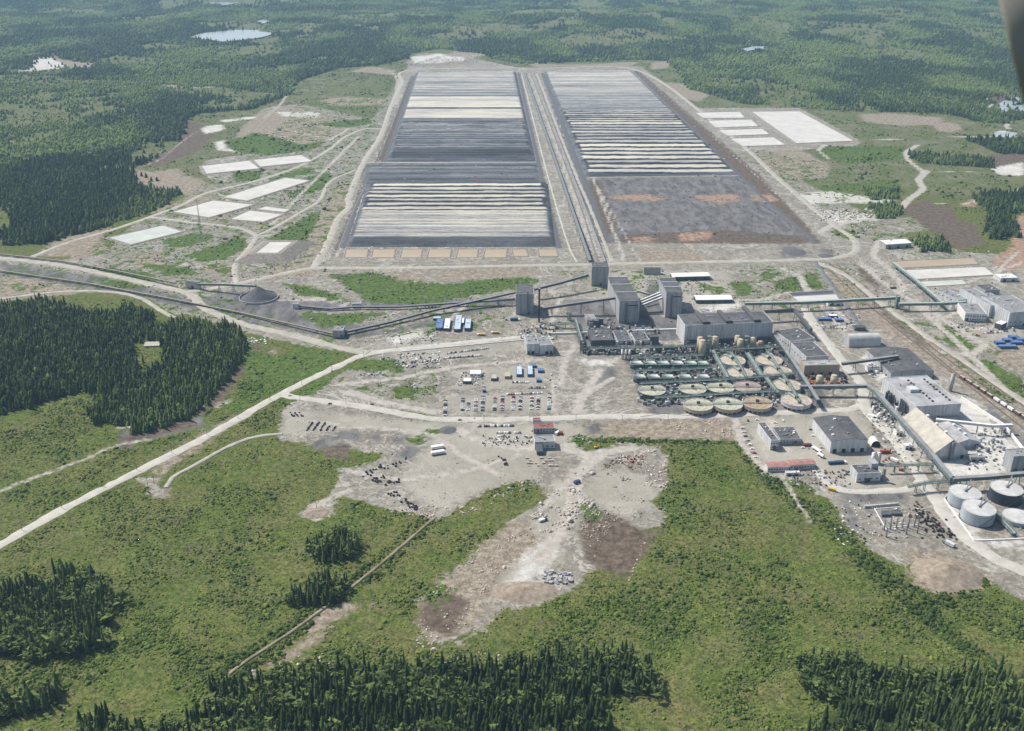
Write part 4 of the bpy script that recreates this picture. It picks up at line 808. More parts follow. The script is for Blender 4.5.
# gable sheds of the dusty yard
def gable_shed(label, r0, r1, eL0, eL1, base, eR, wall, roof, he=None, tower=True):
    """ridge back/front px, left eave back/front px, base px under the front left eave, right eave front px"""
    he = height_at(eL1[0], base, eL1[1]); E1 = np.array(G(*eL1, he)[:2]); E0 = np.array(G(*eL0, he)[:2]); ER = np.array(G(*eR, he)[:2])
    u, w = unit(E1, ER); n = np.array([-u[1], u[0]]); d = float((E0-E1)@n)
    lo, hi = he, he+40
    c = (E1+ER)/2
    for _ in range(25):
        mid = (lo+hi)/2
        if proj(c[0], c[1], mid)[1] > r1[1]: lo = mid
        else: hi = mid
    rise = lo-he
    def F(a, b_): return (E1[0]+u[0]*a+n[0]*b_, E1[1]+u[1]*a+n[1]*b_)
    t = thing('gable_shed', label, 'shed', (*F(w/2, d/2), 0)); b = MB(); b.frame(F, 0, w, 0, d, 0, he)
    P = [F(0, 0), F(w, 0), F(w/2, 0), F(0, d), F(w, d), F(w/2, d)]; b.add([(*P[0], he), (*P[1], he), (*P[2], he+rise), (*P[3], he), (*P[4], he), (*P[5], he+rise)], [(0, 1, 2), (4, 3, 5)]); b.build('wall', wall, t)
    o = .8; k = rise/(w/2); R = [(F(-o, -o), he-k*o), (F(w/2, -o), he+rise), (F(w+o, -o), he-k*o), (F(-o, d+o), he-k*o), (F(w/2, d+o), he+rise), (F(w+o, d+o), he-k*o)]
    rm = MB(); vs = [(*p, z+.05) for p, z in R]+[(*p, z+.45) for p, z in R]; rm.add(vs, [(0, 1, 4, 3), (1, 2, 5, 4), (6, 9, 10, 7), (7, 10, 11, 8), (0, 3, 9, 6), (2, 8, 11, 5), (0, 6, 7, 1), (1, 7, 8, 2), (3, 4, 10, 9), (4, 5, 11, 10)]); rf = rm.build('roof', roof, t)
    for q in (.2, .45, .7): m = MB(); m.frame(F, w*.5, w*.5+3, d*q, d*q+3, he+rise-1, he+rise+2); m.build('roof_vent', 'white', rf)
    if tower:
        m = MB(); m.frame(F, w*.5-1.8, w*.5+1.8, -4, -.1, 0, he+rise-2); m.build('stair_tower', 'steel', t)
        m = MB(); m.frame(F, w*.02, w*.98, -.25, -.02, .5, he*.55); m.build('plinth', 'concrete', t)
    for q in (.08, .8): m = MB(); m.frame(F, w*q, w*q+4, -.3, -.03, .1, 4.5); m.build('door', 'dark', t)
    return t, F, w, d, he, rise
gable_shed('beige-roofed gable storage shed below the dusty refinery hall', (922.7,411), (951.5,440), (904.6,421), (932.5,454.5), 460.5, (968,452), 'wall_lt', 'roof_tan')
gable_shed('smaller pale grey gable shed in the white dusty yard', (946,421), (966,439), (937,425), (955,444), 449, (981,442), 'wall_lt', 'roof_dust', tower=False)
bld('store', 'small grey building with dark doors at the right edge of the dusty yard', (1010,473,457), (1032,456), (1001,450), wall='wall', roof='roof_lt', doors=2, vents=1)
bld('workshop', 'large dark-roofed workshop between the yards right of the road', (829.7,453,441.5), (868,440), (814,418), wall='wall_lt', roof='roof', shape='gable_v', vents=10, doors=4, rise=3)
bld('office_block', 'dark-roofed office wing on the left of the parking yard', (770,450,441), (779,440.5), (760,423.5), wall='wall_lt', roof='roof', vents=3, win=(2, 5))
bld('office_block', 'dark-roofed office wing with plant on the roof beside the workshop', (779.5,445,440), (801.5,439.5), (777,428), wall='wall', roof='roof', vents=12, win=(1, 7))
bld('barrack', 'left half of the long red-roofed low building by the green slope', (767.6,472,467.5), (789.5,466.5), (767.4,462.3), wall='wall_lt', roof='roof_pink', shape='gable_u', win=(1, 8), rise=1.2)
bld('barrack', 'right half of the long red-roofed low building by the green slope', (790,470,465.2), (815.5,463.8), (789.5,460), wall='wall_lt', roof='roof_pink', shape='gable_u', win=(1, 9), rise=1.2)
t, F, w, d, h = bld('pump_station', 'flat grey building with roof tower at the loop road', (856,482.5,474), (881,473), (851,465.6), wall='wall_lt', roof='roof', vents=3, doors=1, win=(1, 4))
m = MB(); m.frame(F, w*.72, w*1.02, d*.5, d*1.1, h+.01, h+7); m.build('roof_housing', 'wall', t); m = MB(); m.frame(F, w*1.02+2, w*1.02+4.5, -1, 2, 0, h+5); m.build('stack', 'steel', t)
bld('canvas_hall', 'cream tunnel tent at the corner of the workshop', (871,447,441), (881,441), (866,436), shape='vault_v', roof='roof_white', wall='dark', cat='tent')
bld('gatehouse', 'red-roofed two-storey building beside the main road', (533.5,434,429), (554.8,428.3), (533,423.5), wall='wall', roof='roof_red', win=(2, 7), vents=2)
bld('gatehouse_wing', 'small red-roofed wing behind the red-roofed building', (533,424,421), (541,420.7), (532.5,418.3), wall='wall', roof='roof_red', cat='building')
t, F, w, d, h = bld('loading_building', 'dark-roofed grey loading building with a chute in front', (534.8,449.5,442.5), (555,441.8), (534,435.8), wall='wall_lt', roof='roof_lt', win=(1, 4), vents=1)
m = MB(); pts_ = [F(w*.05, -14), F(w*.35, -14), F(w*.35, 0), F(w*.05, 0)]; m.prism(pts_, 0, [5, 5, 9, 9]); m.build('chute', 'wall_dk', t)
b = MB()
for a in range(26):
    x, y = G2(527+random.random()*30, random.choice([458.5, 461, 463.5, 466])); s_ = random.uniform(.8, 1.8); b.box(x-s_, x+s_, y-s_*.6, y+s_*.6, 0, s_)
tag(b.build('block_pile', 'rock'), 'rectangle of pale concrete blocks in front of the loading chute', 'block pile', kind='stuff')
bld('works_building', 'white-walled works building below the screening tower', (527,354.5,344.5), (539,344), (525,334.5), wall='wall_lt', roof='roof_lt', vents=5, doors=1)
bld('works_building', 'right white annex of the works building below the tower', (540,355,346), (553.5,345), (538,336.5), wall='wall_lt', roof='roof_lt', vents=3, doors=1)
bld('works_building', 'dark narrow link between the two white works annexes', (534,353,349), (541,349), (534,346), wall='wall_dk', roof='roof')
# centre plant
bld('crushing_building', 'dark plant building behind the three red-banded tanks', (591,346.5,341), (614,340.5), (589.5,329.5), wall='wall_dk', roof='roof', vents=10)
bld('crushing_building', 'low white-fronted building behind the pipe bridge', (617,344.5,341), (632,340.5), (614,331), wall='wall_lt', roof='roof', vents=4)
bld('crushing_building', 'grey-roofed building left of the dark cube', (635,345,341), (649.5,340.3), (628,333), wall='wall_lt', roof='roof', vents=3)
bld('substation_cube', 'dark blue cube building beside the big hall', (650,345.5,337.5), (659,337.2), (649.5,335), wall='wall_dk', roof='roof')
bld('small_plant', 'small grey plant building in front of the left silo building', (589,327,323), (598,322.6), (586,314), wall='wall', roof='roof_lt', vents=3)
for p in ((587.5,326,321),(593,327,321),(598.5,325,319.5)): bld('bin', 'dark bin of the small plant below the silos', (p[0],p[1],p[2]), (p[0]+5,p[2]), (p[0],p[2]-1.5), wall='wall_dk', roof='roof_lt', cat='bin', group='dark bins of the small plant')
# right factory
bld('factory', 'left long grey-roofed block of the right factory', (957,306,300.5), (969,299), (949.5,289), wall='wall_lt', roof='roof_lt', vents=5, sidewin=5)
bld('factory', 'front block of the right factory with strips of windows', (964,321,313.5), (987,314.5), (961,303.5), wall='wall_white', roof='roof_lt', win=(2, 9), vents=4)
bld('factory', 'central wide block of the right factory', (988,318,306), (1004,305), (970,288), wall='wall_lt', roof='roof_lt', vents=8)
bld('factory', 'rightmost block of the right factory cut by the frame', (1007,327,313), (1040,311), (990,296), wall='wall_lt', roof='roof_lt', vents=8, win=(1, 6))
bld('factory', 'rear block of the right factory beside the basins', (984,296,291), (1000,290), (970,286), wall='wall', roof='roof', vents=2)
bld('canopy', 'small white-roofed canopy in front of the right factory', (994,328,323), (1002,325), (996,319), wall='wall_dk', roof='roof_white', cat='canopy', parapet=False)
bld('shed', 'white-roofed shed near the pad corner right of the haul road', (885.5,249,244.5), (911.5,243), (883.5,240.5), wall='wall', roof='roof_white', doors=3, vents=2, shape='gable_u', rise=1.5)
bld('feeder_house', 'grey concrete feeder house at the left end of the stockpile conveyor', (186,288,281), (198.5,282.5), (175.5,278.5), wall='concrete', roof='roof_lt', doors=1, cat='building')
bld('cabin', 'lone tan-roofed cabin in a clearing of the left spruce wood', (144.5,348.5,346), (159.5,345.5), (145,342), wall='wall_white', roof='roof_tan', shape='gable_u', win=(1, 3), rise=1.5, cat='house')
bld('cabin', 'small pale-roofed outbuilding behind the lone cabin', (156,337,335.5), (168,335), (156,333), wall='wall_tan', roof='roof_lt', shape='gable_u', rise=1, cat='house')
t, F, w, d, h = bld('conveyor_station', 'grey conveyor junction house in the jumble of conveyors', (333,338,331), (343,331), (331,326), wall='wall', roof='roof_lt', vents=2)
bld('conveyor_station', 'low pale house on the haul road conveyor', (352,308,304.5), (361,304), (351,302), wall='wall_lt', roof='roof_lt')
bld('conveyor_station', 'little round-ended bin house left of the inner conveyor', (293,309,304.5), (298,304.5), (292,303), wall='wall_lt', roof='roof_lt')
# site camp: blue huts
def hut(px0, px1, pyb, h, dpx, roof, wall, label, group, wn=3):
    return bld('site_hut', label, (px0, pyb, pyb-h), (px1, pyb-h), (px0-dpx*.15, pyb-h-dpx), wall=wall, roof=roof, win=(1, wn), cat='hut', group=group, parapet=False)
G1 = 'blue site huts of the upper camp'
hut(435.5,442.5,330.5,2.6,9,'blueroof','wall_blue','left blue hut of the upper camp',G1); hut(443.5,449.5,331,2.6,10,'roof_white','wall_blue','white-roofed blue hut in the upper camp',G1); hut(433,441,320.5,2,2,'roof_blue','wall_blue','short cross hut at the back of the upper camp',G1)
hut(454,460.5,332,2.8,14,'roof_blue','wall_blue','long pale-roofed hut in the middle of the upper camp',G1); hut(461,464,325,2,5,'roof_white','wall_blue','tiny link hut of the upper camp',G1); hut(464.5,470.5,331,2.8,9.5,'roof_blue','wall_blue','right pale-roofed hut of the upper camp',G1)
G2_ = 'blue site huts beside the car park'
for a in ((516.5,522.3,377,2.5,8.2,'left long blue hut behind the car park'),(527.5,533,377,2.6,8.6,'right long blue hut behind the car park'),(532,536,368,2,2.5,'small blue hut behind the right long blue hut'),(538,543.5,373,2.2,3,'wide blue hut at the right end of the huts'),(536.5,541,382.5,2,2.7,'low blue hut nearest the car rows'),(482.5,486,392.5,2,1.5,'lone blue container hut on the strip behind the cars')):
    hut(a[0],a[1],a[2],a[3],a[4],'roof_blue' if a[4] > 5 else 'blueroof','wall_blue',a[5],G2_)
hut(504.7,510.5,379,2.6,4,'roof_tan','wall_tan','tan hut in its own fenced plot',G2_); hut(491,497,381,2.4,4,'roof_tan','wall_dk','tan and black hut left of the tan one',G2_); hut(463,471.5,384,2.6,3.5,'roof_white','wall_teal','white-roofed green workshop tent in the contractor yard',G2_)
hut(470,481,377,3,4,'roof_white','wall_white','white dome-like tent at the back of the contractor yard',G2_)
for k, (a, b_, c) in enumerate(((996,1006,344),(1004,1014,341.5),(1012,1024,344),(1000,1018,348),(1018,1030,341),(1010,1020,338.5))): hut(a,b_,c+1,2.4,2.2,'blueroof','wall_blue','blue container hut in the cluster at the right edge','blue huts at the right edge',4)
for k, (a, b_, c) in enumerate(((819,832,321),(829,838,318),(836,844,322))): hut(a,b_,c,2,1.8,('blueroof','roof_white','blueroof')[k],'wall_blue',('long blue container hut behind the tent hall','white-topped blue container hut behind the tent hall','short blue container hut behind the tent hall')[k],'containers behind the tent hall')
# ------------------------------------------------------------------ tanks
def vat(label, cx, cy, rx, h, lid, shell='wall', bridge=True, legs=0, group='thickener tanks of the middle plant', hh=None, name='thickener_tank', cone=1.0, ang=0):
    X, Y, _ = G(cx, cy, h); R = rx*mpp(cy)*(CH-h)/CH; t = thing(name, label, 'tank', (X, Y, 0), group)
    zb = h*.45 if legs else 0; m = MB(); m.cyl(X, Y, zb, h, R, n=40, cap=False); m.add([(X+R*.99*math.cos(i*math.pi/20), Y+R*.99*math.sin(i*math.pi/20), zb) for i in range(40)], [tuple(range(40))[::-1]]); sh = m.build('shell', shell, t, True)
    m = MB(); m.cyl(X, Y, h-.6, h-.5, R*.985, n=40, cone=cone); m.build('lid', lid, t, False)
    m = MB(); m.ring(X, Y, h-.5, h+.25, R*.985, R*1.02, 40); m.build('rim', 'concrete', sh)
    for k in range(legs):
        a = 2*math.pi*k/legs; m = MB(); m.box(X+R*.93*math.cos(a)-.5, X+R*.93*math.cos(a)+.5, Y+R*.93*math.sin(a)-.5, Y+R*.93*math.sin(a)+.5, 0, zb); m.build('leg', 'concrete', t)
    if legs: m = MB(); m.cyl(X, Y, 0, zb, R*.7, n=24); m.build('base', 'dark', t)
    if bridge:
        ca, sa = math.cos(ang), math.sin(ang); m = MB(); zz = h+1.2+cone*.3; m.beam((X-ca*R*1.02, Y-sa*R*1.02, zz), (X+ca*R*1.02, Y+sa*R*1.02, zz), 2.0, .5)
        for s_ in (-1, 1):
            ox, oy = -sa*s_, ca*s_; m.beam((X-ca*R+ox, Y-sa*R+oy, zz+1.3), (X+ca*R+ox, Y+sa*R+oy, zz+1.3), .2, .2)
        br = m.build('walkway', 'teal_lt', t); m = MB(); m.box(X-2, X+2, Y-1.5, Y+1.5, zz+.5, zz+3); m.build('drive', 'dark', br)
    return t
TA = 1.9
for (cx, cy, rx, lab) in ((732.4,360,12.8,'rear left beige-lidded tank of the big six'),(740,372.5,12.9,'middle left beige-lidded tank of the big six'),(769,359.8,13,'rear right beige-lidded tank of the big six'),(778,370.8,13.4,'second beige-lidded tank of the right column'),(787,384.8,14,'third beige-lidded tank of the right column')):
    vat(lab, cx, cy, rx, 7, 'lid_tan', 'wall_lt', True, 0, 'beige-lidded tanks of the middle plant', ang=TA)
vat('nearest beige-lidded tank, raised on legs at the road corner', 796.3, 399.7, 14.8, 9, 'lid_tan', 'wall_lt', True, 18, 'beige-lidded tanks of the middle plant', ang=TA)
for (cx, cy, lid, lab) in ((698.3,404.3,'lid_grn','left one of the three open tanks along the main road'),(727.8,403.5,'lid_grn','middle one of the three open tanks along the main road'),(757.3,402.5,'lid_rust','rust-brown right one of the three open tanks along the main road')):
    t = vat(lab, cx, cy, 14.6, 8.5, lid, 'wall_tan', True, 18, 'open tanks along the main road', cone=-1.2, ang=0)
for (cx, cy, lid, lab) in ((652,389.5,'lid_grn','isolated pale green tank at the left corner of the tank farm'),(692.5,388.3,'lid_grn','pale green tank in the second row, left'),(720.5,387,'lid_grn','mint green tank in the second row, right'),(747,386.5,'lid_pink','dull pink tank at the right end of the second row')):
    vat(lab, cx, cy, 13.6, 6.5, lid, 'wall_teal', True, 0, 'pale green tanks of the second row', cone=.4, ang=0)
k = 0; od = ('first','second','third','fourth','fifth','sixth','seventh')
for (y, xs, rw) in ((363.5, (636.5,650,663,677,690.5,702), 'rearmost'), (377, (639.5,653.5,668,685,703), 'middle')):
    for i, x in enumerate(xs):
        X, Y, _ = G(x, y, 6); t = thing('agitator_tank', '%s small roofed tank from the left in the %s teal row' % (od[i], rw), 'tank', (X, Y, 0), 'small roofed tanks in two teal rows'); R = 6.1*mpp(y)
        m = MB(); m.cyl(X, Y, 0, 7, R, n=24); m.build('shell', 'wall_teal', t, True)
        n = 10; m = MB(); vs = []
        for e in (-R*.95, R*.95):
            for q in range(n+1): a = math.pi*q/n; vs.append((X+e, Y-math.cos(a)*R*.55, 7+math.sin(a)*2.2))
        m.add(vs, [(q, n+1+q, n+2+q, q+1) for q in range(n)]+[tuple(range(n+1))[::-1], tuple(range(n+1, 2*n+2))]); m.build('vaulted_cover', 'cover_green' if (i+int(y)) % 3 else 'tank_top', t, True)
        m = MB(); m.box(X+R*.75, X+R*1.05, Y-2, Y+2, 7, 10.2); m.build('drive', 'dark', t); m = MB(); m.box(X-R, X+R, Y-R*1.02, Y-R*.8, 7, 8.2); m.build('walkway', 'teal', t)
def upright(label, cx, cyb, cyt, rpx, mat, group, name='silo', band=None, dome=.8, catg='silo'):
    h = height_at(cx, cyb, cyt); X, Y, _ = G(cx, cyb); R = rpx*mpp(cyb); t = thing(name, label, catg, (X, Y, 0), group)
    m = MB(); m.cyl(X, Y, 1.2, h, R, n=22); m.build('shell', mat, t, True); m = MB(); m.cyl(X, Y, h, h+dome, R*.98, R*.5, n=22, cone=.3); m.build('roof', mat, t, True); m = MB(); m.cyl(X, Y, 0, 1.2, R*.8, n=16); m.build('skirt', 'concrete', t)
    m = MB(); m.box(X+R*.97, X+R+.6, Y-.5, Y+.5, 0, h+1); m.build('ladder', 'steel', t)
    if band: m = MB(); m.cyl(X, Y, h*.45, h*.56, R+.06, n=22, cap=False); m.build('band', band, t)
    return t
SG = 'tan silos in front of the big hall'
for a, l in (((701.5,357.5,340.5,3.6),'leftmost front tan silo'),((699.5,352,337.5,3.3),'tan silo tucked behind the leftmost one'),((714.2,351,337,3.4),'tan silo right of the teal tower'),((739.8,351,339.5,3.3),'front tan silo of the middle group'),((736.8,347,336,3),'rear tan silo of the middle group'),((752,350,338,3.1),'tan silo right of the second teal tower'),((760,349.5,341.5,3),'short orange-brown silo at the right of the row')):
    upright(l, *a, 'silo' if 'brown' not in l else 'orange' and 'lid_rust', SG)
for a, l in (((818.6,386.5,376,3.4),'left one of the two cream silos below the stepped hall'),((833.3,386,375.5,3.5),'right one of the two cream silos below the stepped hall')): upright(l, *a, 'silo', 'cream silo pair')
for a, l in ((622,'left'),(625.6,'middle'),(629.4,'right')): upright('%s white tank with a red band' % l, a, 359, 350, 1.1, 'white', 'three red-banded white tanks', 'white_tank', 'red', catg='tank')
for a, l in ((872.5,'left'),(877.5,'right')): upright('%s tall cream tank behind the flat grey building' % l, a, 463, 453, 2, 'roof_white', 'cream tank pair', 'cream_tank', catg='tank')
upright('slim steel chimney at the rail-side corner of the refinery hall', 950, 391, 374, 1.6, 'concrete', None, 'chimney', catg='chimney')
# big storage tanks lower right
def big_tank(label, cx, cyt, rx, h, shell, top, mast=True, dome=1.0):
    X, Y, _ = G(cx, cyt, h); R = rx*mpp(cyt)*(CH-h)/CH; t = thing('storage_tank', label, 'tank', (X, Y, 0), 'storage tanks of the lower right'); m = MB(); m.cyl(X, Y, .3, h, R, n=56, cap=False); sh = m.build('shell', shell, t, True)
    m = MB(); m.cyl(X, Y, h-.15, h+.02, R, n=56, cone=dome); m.build('roof', top, t, False); m = MB(); m.cyl(X, Y, 0, .3, R+.9, n=56); m.build('foundation', 'dark', t)
    for k in range(1, 4): m = MB(); m.ring(X, Y, h*k/4, h*k/4+.15, R, R+.12, 56); m.build('wind_girder', shell, sh)
    m = MB(); m.ring(X, Y, h+.8, h+.95, R-.25, R-.1, 56); m.build('railing', 'steel', t)
    if mast: m = MB(); m.beam((X, Y, h+1.2), (X+R*.8, Y+R*1.1, h+4), 1.2, 1.0); m.box(X-1, X+1, Y-1, Y+1, h+.5, h+3); m.build('feed_pipe', 'steel', t)
    m = MB()
    for q in range(14): a = -1.9+q*.07; m.box(X+(R+.7)*math.cos(a)-.6, X+(R+.7)*math.cos(a)+.6, Y+(R+.7)*math.sin(a)-.6, Y+(R+.7)*math.sin(a)+.6, h*q/14, h*q/14+.3)
    m.build('stair', 'steel', t); return t
big_tank('pale blue-grey storage tank, rear one of the pair in the white bund', 965.3, 492, 15.3, 13, 'tank_lt', 'tank_top')
big_tank('pale blue-grey storage tank, front one of the pair in the white bund', 979.2, 507.6, 15.9, 14, 'tank_lt', 'tank_top')
big_tank('dark storage tank with grey top beside the right edge', 1006.8, 488, 15.4, 13.5, 'tank_dk', 'tank_top')
big_tank('low white-topped tank cut by the right edge', 1018, 516, 14.5, 5, 'tank_lt', 'tank_top', False)
# ------------------------------------------------------------------ conveyors, galleries, pipe bridges
def gallery(label, pts, w=3.5, hgt=3.2, mat='wall', roof='roof_lt', name='conveyor_gallery', cat='conveyor', spacing=28, leg='steel', group=None, legs=True, trans=None):
    Q = [np.array(G(x, y, z)) for x, y, z in pts]; c = Q[0]; t = thing(name, label, cat, (c[0], c[1], 0), group); b = MB(); r = MB()
    for p, q in zip(Q[:-1], Q[1:]): b.beam(p, q, w, hgt); r.beam(p+np.array([0, 0, hgt+.02]), q+np.array([0, 0, hgt+.02]), w+.6, .35)
    bd = b.build('housing', mat, t); r.build('roof', roof, bd)
    if legs:
        for p, q in zip(Q[:-1], Q[1:]):
            l = np.linalg.norm(q[:2]-p[:2]); n = max(1, int(l/spacing))
            for k in range(n):
                s_ = p+(q-p)*(k+.5)/n
                if s_[2] < 1.5: continue
                d_ = (q-p)/np.linalg.norm(q-p); nn = np.array([-d_[1], d_[0], 0]); m = MB()
                for sg in (-1, 1): a = s_+nn*sg*w*.8; e = s_+nn*sg*w*.4; vs = [(a[0]-.35, a[1]-.35, 0), (a[0]+.35, a[1]-.35, 0), (a[0]+.35, a[1]+.35, 0), (a[0]-.35, a[1]+.35, 0), (e[0]-.35, e[1]-.35, s_[2]), (e[0]+.35, e[1]-.35, s_[2]), (e[0]+.35, e[1]+.35, s_[2]), (e[0]-.35, e[1]+.35, s_[2])]; m.add(vs, [(0, 1, 5, 4), (1, 2, 6, 5), (2, 3, 7, 6), (3, 0, 4, 7)])
                zm = s_[2]*.5; a = s_+nn*w*.6; e = s_-nn*w*.6; m.beam((a[0], a[1], zm), (e[0], e[1], zm), .4, .4); m.build('trestle', leg, t)
    return t
def pipe_bridge(label, pts, w=4, mat='teal', spacing=14, group=None, name='pipe_bridge'):
    Q = [np.array(G(x, y, z)) for x, y, z in pts]; c = Q[0]; t = thing(name, label, 'pipe bridge', (c[0], c[1], 0), group)
    deck = MB(); pipes = MB(); rail = MB()
    for p, q in zip(Q[:-1], Q[1:]):
        d_ = (q-p)/np.linalg.norm(q-p); nn = np.array([-d_[1], d_[0], 0]); deck.beam(p, q, w, .4)
        for o, zz, s_ in ((-.35, .42, .7), (0, .42, .5), (.3, .42, .8)): pipes.beam(p+nn*o*w+np.array([0, 0, zz]), q+nn*o*w+np.array([0, 0, zz]), s_, s_)
        for o in (-.48, .48):
            for zz in (1.6, 2.9): rail.beam(p+nn*o*w+np.array([0, 0, zz]), q+nn*o*w+np.array([0, 0, zz]), .35, .35)
            l = np.linalg.norm(q-p); n = max(1, int(l/7))
            for k in range(n+1): s_ = p+(q-p)*k/n+nn*o*w; rail.box(s_[0]-.15, s_[0]+.15, s_[1]-.15, s_[1]+.15, s_[2]+.4, s_[2]+2.9)
        l = np.linalg.norm(q[:2]-p[:2]); n = max(1, int(l/spacing))
        for k in range(n+1):
            s_ = p+(q-p)*(k/n if n > 1 else .5); m = MB()
            for sg in (-1, 1): a = s_+nn*sg*w*.42; m.box(a[0]-.3, a[0]+.3, a[1]-.3, a[1]+.3, 0, s_[2])
            m.build('trestle', mat, t)
    deck.build('deck', mat, t); pipes.build('pipes', 'teal_lt', t); rail.build('truss', mat, t); return t
gallery('long dark main conveyor running down the middle between the heaps', [(524.5,72.5,3),(541,120,3),(559,172,3),(574,216,4),(590,262,12)], 5, 3, 'dark', 'steel', spacing=60)
gallery('pale return conveyor beside the dark main one between the heaps', [(533,72.5,1.5),(551,120,1.5),(571,172,1.5),(588,216,1.5),(605,262,3)], 3, 1.6, 'roof_tan', 'roof_lt', legs=False)
gallery('low conveyor crossing in the dark gap between the left heaps', [(366,163.6,8),(450,163,8),(536,162.8,8)], 3, 1.4, 'steel', 'wall_white', legs=False)
gallery('dark conveyor beside the haul road from the left edge', [(-40,250,2),(0,254.5,2),(60,261,2),(120,272,3),(176,283.5,6)], 3, 1.2, 'dark', 'berm', spacing=50)
gallery('gallery from the feeder house to the dark ore stockpile', [(197,285,8),(226,285.5,12),(256,287,19)], 4, 3, 'teal', 'roof_lt', spacing=24)
gallery('dark conveyor from the left edge to the junction house', [(-40,268,2),(0,271,2),(90,284,2),(170,299,2),(240,313,2),(333,334,5)], 3, 1.2, 'dark', 'berm', spacing=50)
gallery('rising conveyor from the junction house to the screening tower', [(345,333,3),(390,323,3),(432,311.5,5),(480,301,10),(516,293,18)], 4, 2.6, 'dark', 'steel', spacing=36)
gallery('inner dark conveyor below the green bank', [(297,306.5,2),(330,309.5,2),(356,307.5,3),(400,307.5,3),(450,304,4),(515,300,8)], 3.6, 2, 'dark', 'steel', spacing=45)
gallery('inclined gallery from screening tower up to transfer tower', [(534,290.5,14),(560,284,18),(588,276,22)], 4.5, 3.4, 'wall_dk', 'steel', spacing=30)
gallery('inclined gallery from screening tower to the left silo building', [(534,311,8),(570,305.5,15),(615,299,24)], 4.5, 3.4, 'wall_dk', 'steel', spacing=30)
for k, (a, b_) in enumerate((((640,301.5,16),(660,293.5,25)),((640.5,304,14),(661,295.8,23)),((641,306.5,12),(662,298.5,21)),((637,292,22),(652,296,12)))):
    gallery('%s steep pale gallery between the two silo buildings' % ('upper','middle','lower','downward')[k], [a, b_], 2.6, 2.4, 'steel', 'wall_lt', legs=False, group='galleries between the silo buildings')
gallery('dark roof-level gallery behind the big hall', [(764.4,313,14),(793.8,311,14)], 4, 3.5, 'wall_dk', 'dark'); gallery('dark diagonal gallery from the hall to the stepped building', [(793.8,311,14),(811,331,14)], 4, 3.5, 'wall_dk', 'roof', spacing=18)
gallery('grey gallery over the road into the low-pitched hall', [(842,365,12),(868,361.5,13),(898,357.5,15)], 4, 3.4, 'wall_dk', 'roof_lt')
gallery('long pale covered gallery along the right side of the tank farm', [(775,337,11),(795,366,11),(818,402,11)], 4, 3.2, 'wall_teal', 'roof_lt', spacing=22)
gallery('elevated green gallery crossing the rail yard, left part', [(744.6,305,11),(800,304,11),(850,301.5,11),(898,299,11)], 4, 4, 'teal', 'teal_lt', spacing=26)
gallery('elevated green gallery crossing the rail yard, right part', [(898.5,305.5,9),(942,305,9),(966,303.5,9)], 4, 4, 'teal', 'teal_lt', spacing=24)
bld('transfer_house', 'green transfer house where the elevated galleries meet', (895.5,309,297.5), (900.5,297.5), (895.5,296), wall='teal', roof='teal_lt', cat='tower')
gallery('green diagonal gallery rising past the bright covered basin', [(893,264,6),(915,281,8),(943,304.5,10)], 4.5, 3.5, 'teal', 'teal_lt', spacing=24)
gallery('green and grey gallery over the road beside the cream silos', [(800,388.5,10),(845,388,11),(867,387.5,12),(876,394,12)], 4.5, 4, 'teal', 'roof_lt', spacing=20)
gallery('long diagonal green gallery past the beige gable shed', [(876,394,12),(903,424,12),(930,454,12),(952,481,12)], 5, 4, 'teal', 'roof_lt', spacing=24)
gallery('green gallery leading to the right edge above the storage tanks', [(952,481,12),(985,479,12),(1030,475,12)], 5, 4, 'teal', 'roof_lt', spacing=22)
pipe_bridge('thin pipe bridge crossing the road near the loop', [(908,487.5,8),(925,484,9),(952,481.5,9)], 3); pipe_bridge('thin pipe bridge between flat grey building and gallery', [(885,466.5,8),(905,466,8),(933,465,8)], 2.5)
pipe_bridge('green pipe bridge sloping down to the storage tanks', [(955,483,7),(988,506,5),(1014,534,3)], 5)
gallery('white gallery across the dusty yard', [(936,421,10),(965,424,10),(991,427,11)], 3.2, 3, 'wall_lt', 'wall_white', spacing=22); gallery('white gallery along the dusty yard to the rail side', [(991,427,11),(1012,426.5,9)], 3.2, 3, 'wall_lt', 'wall_white')
PG = 'green pipe bridges of the tank farm'
for l, p, w_ in (('rear',[(583,348.8,7),(620,348.3,7),(660,347.5,7),(695,346.5,7)],5),('left diagonal',[(575,319,7),(579,333,7),(584,348.5,7)],4),('far left',[(545,325,6),(576,324,6)],3),
   ('between the small tank rows',[(636,371,7),(680,370.5,7),(712,368,7)],4),('in front of the small tank rows',[(640,384,7),(690,381.5,8),(740,379,8),(800,373.5,8)],3.2),('in front of the second tank row',[(655,398,7),(690,396.5,8),(730,394,8),(776,391.5,8)],3.2),
   ('behind the beige tanks',[(714,350,9),(745,349,9),(779,347,9)],5),('diagonal left of the beige tanks',[(712,350.5,9),(727,377.5,9)],6),('diagonal between the beige tanks',[(747,353,8),(762,377,8)],6),('over the left beige tanks',[(731,353,9),(739,365,9),(746,378,9)],3),
   ('over the right beige tanks',[(767,351.5,9),(779,370,9),(790,386,10),(799,402,11)],3),('diagonal beside the second row',[(765,377,8),(777,393,8)],5),('at the rear of the small tanks',[(633,358.5,6),(670,357.5,6),(708,355,6)],4)):
    pipe_bridge('green pipe bridge %s' % l if l[0:2] != 'fa' else 'thin green pipe bridge at the far left below the silos', p, w_, group=PG)
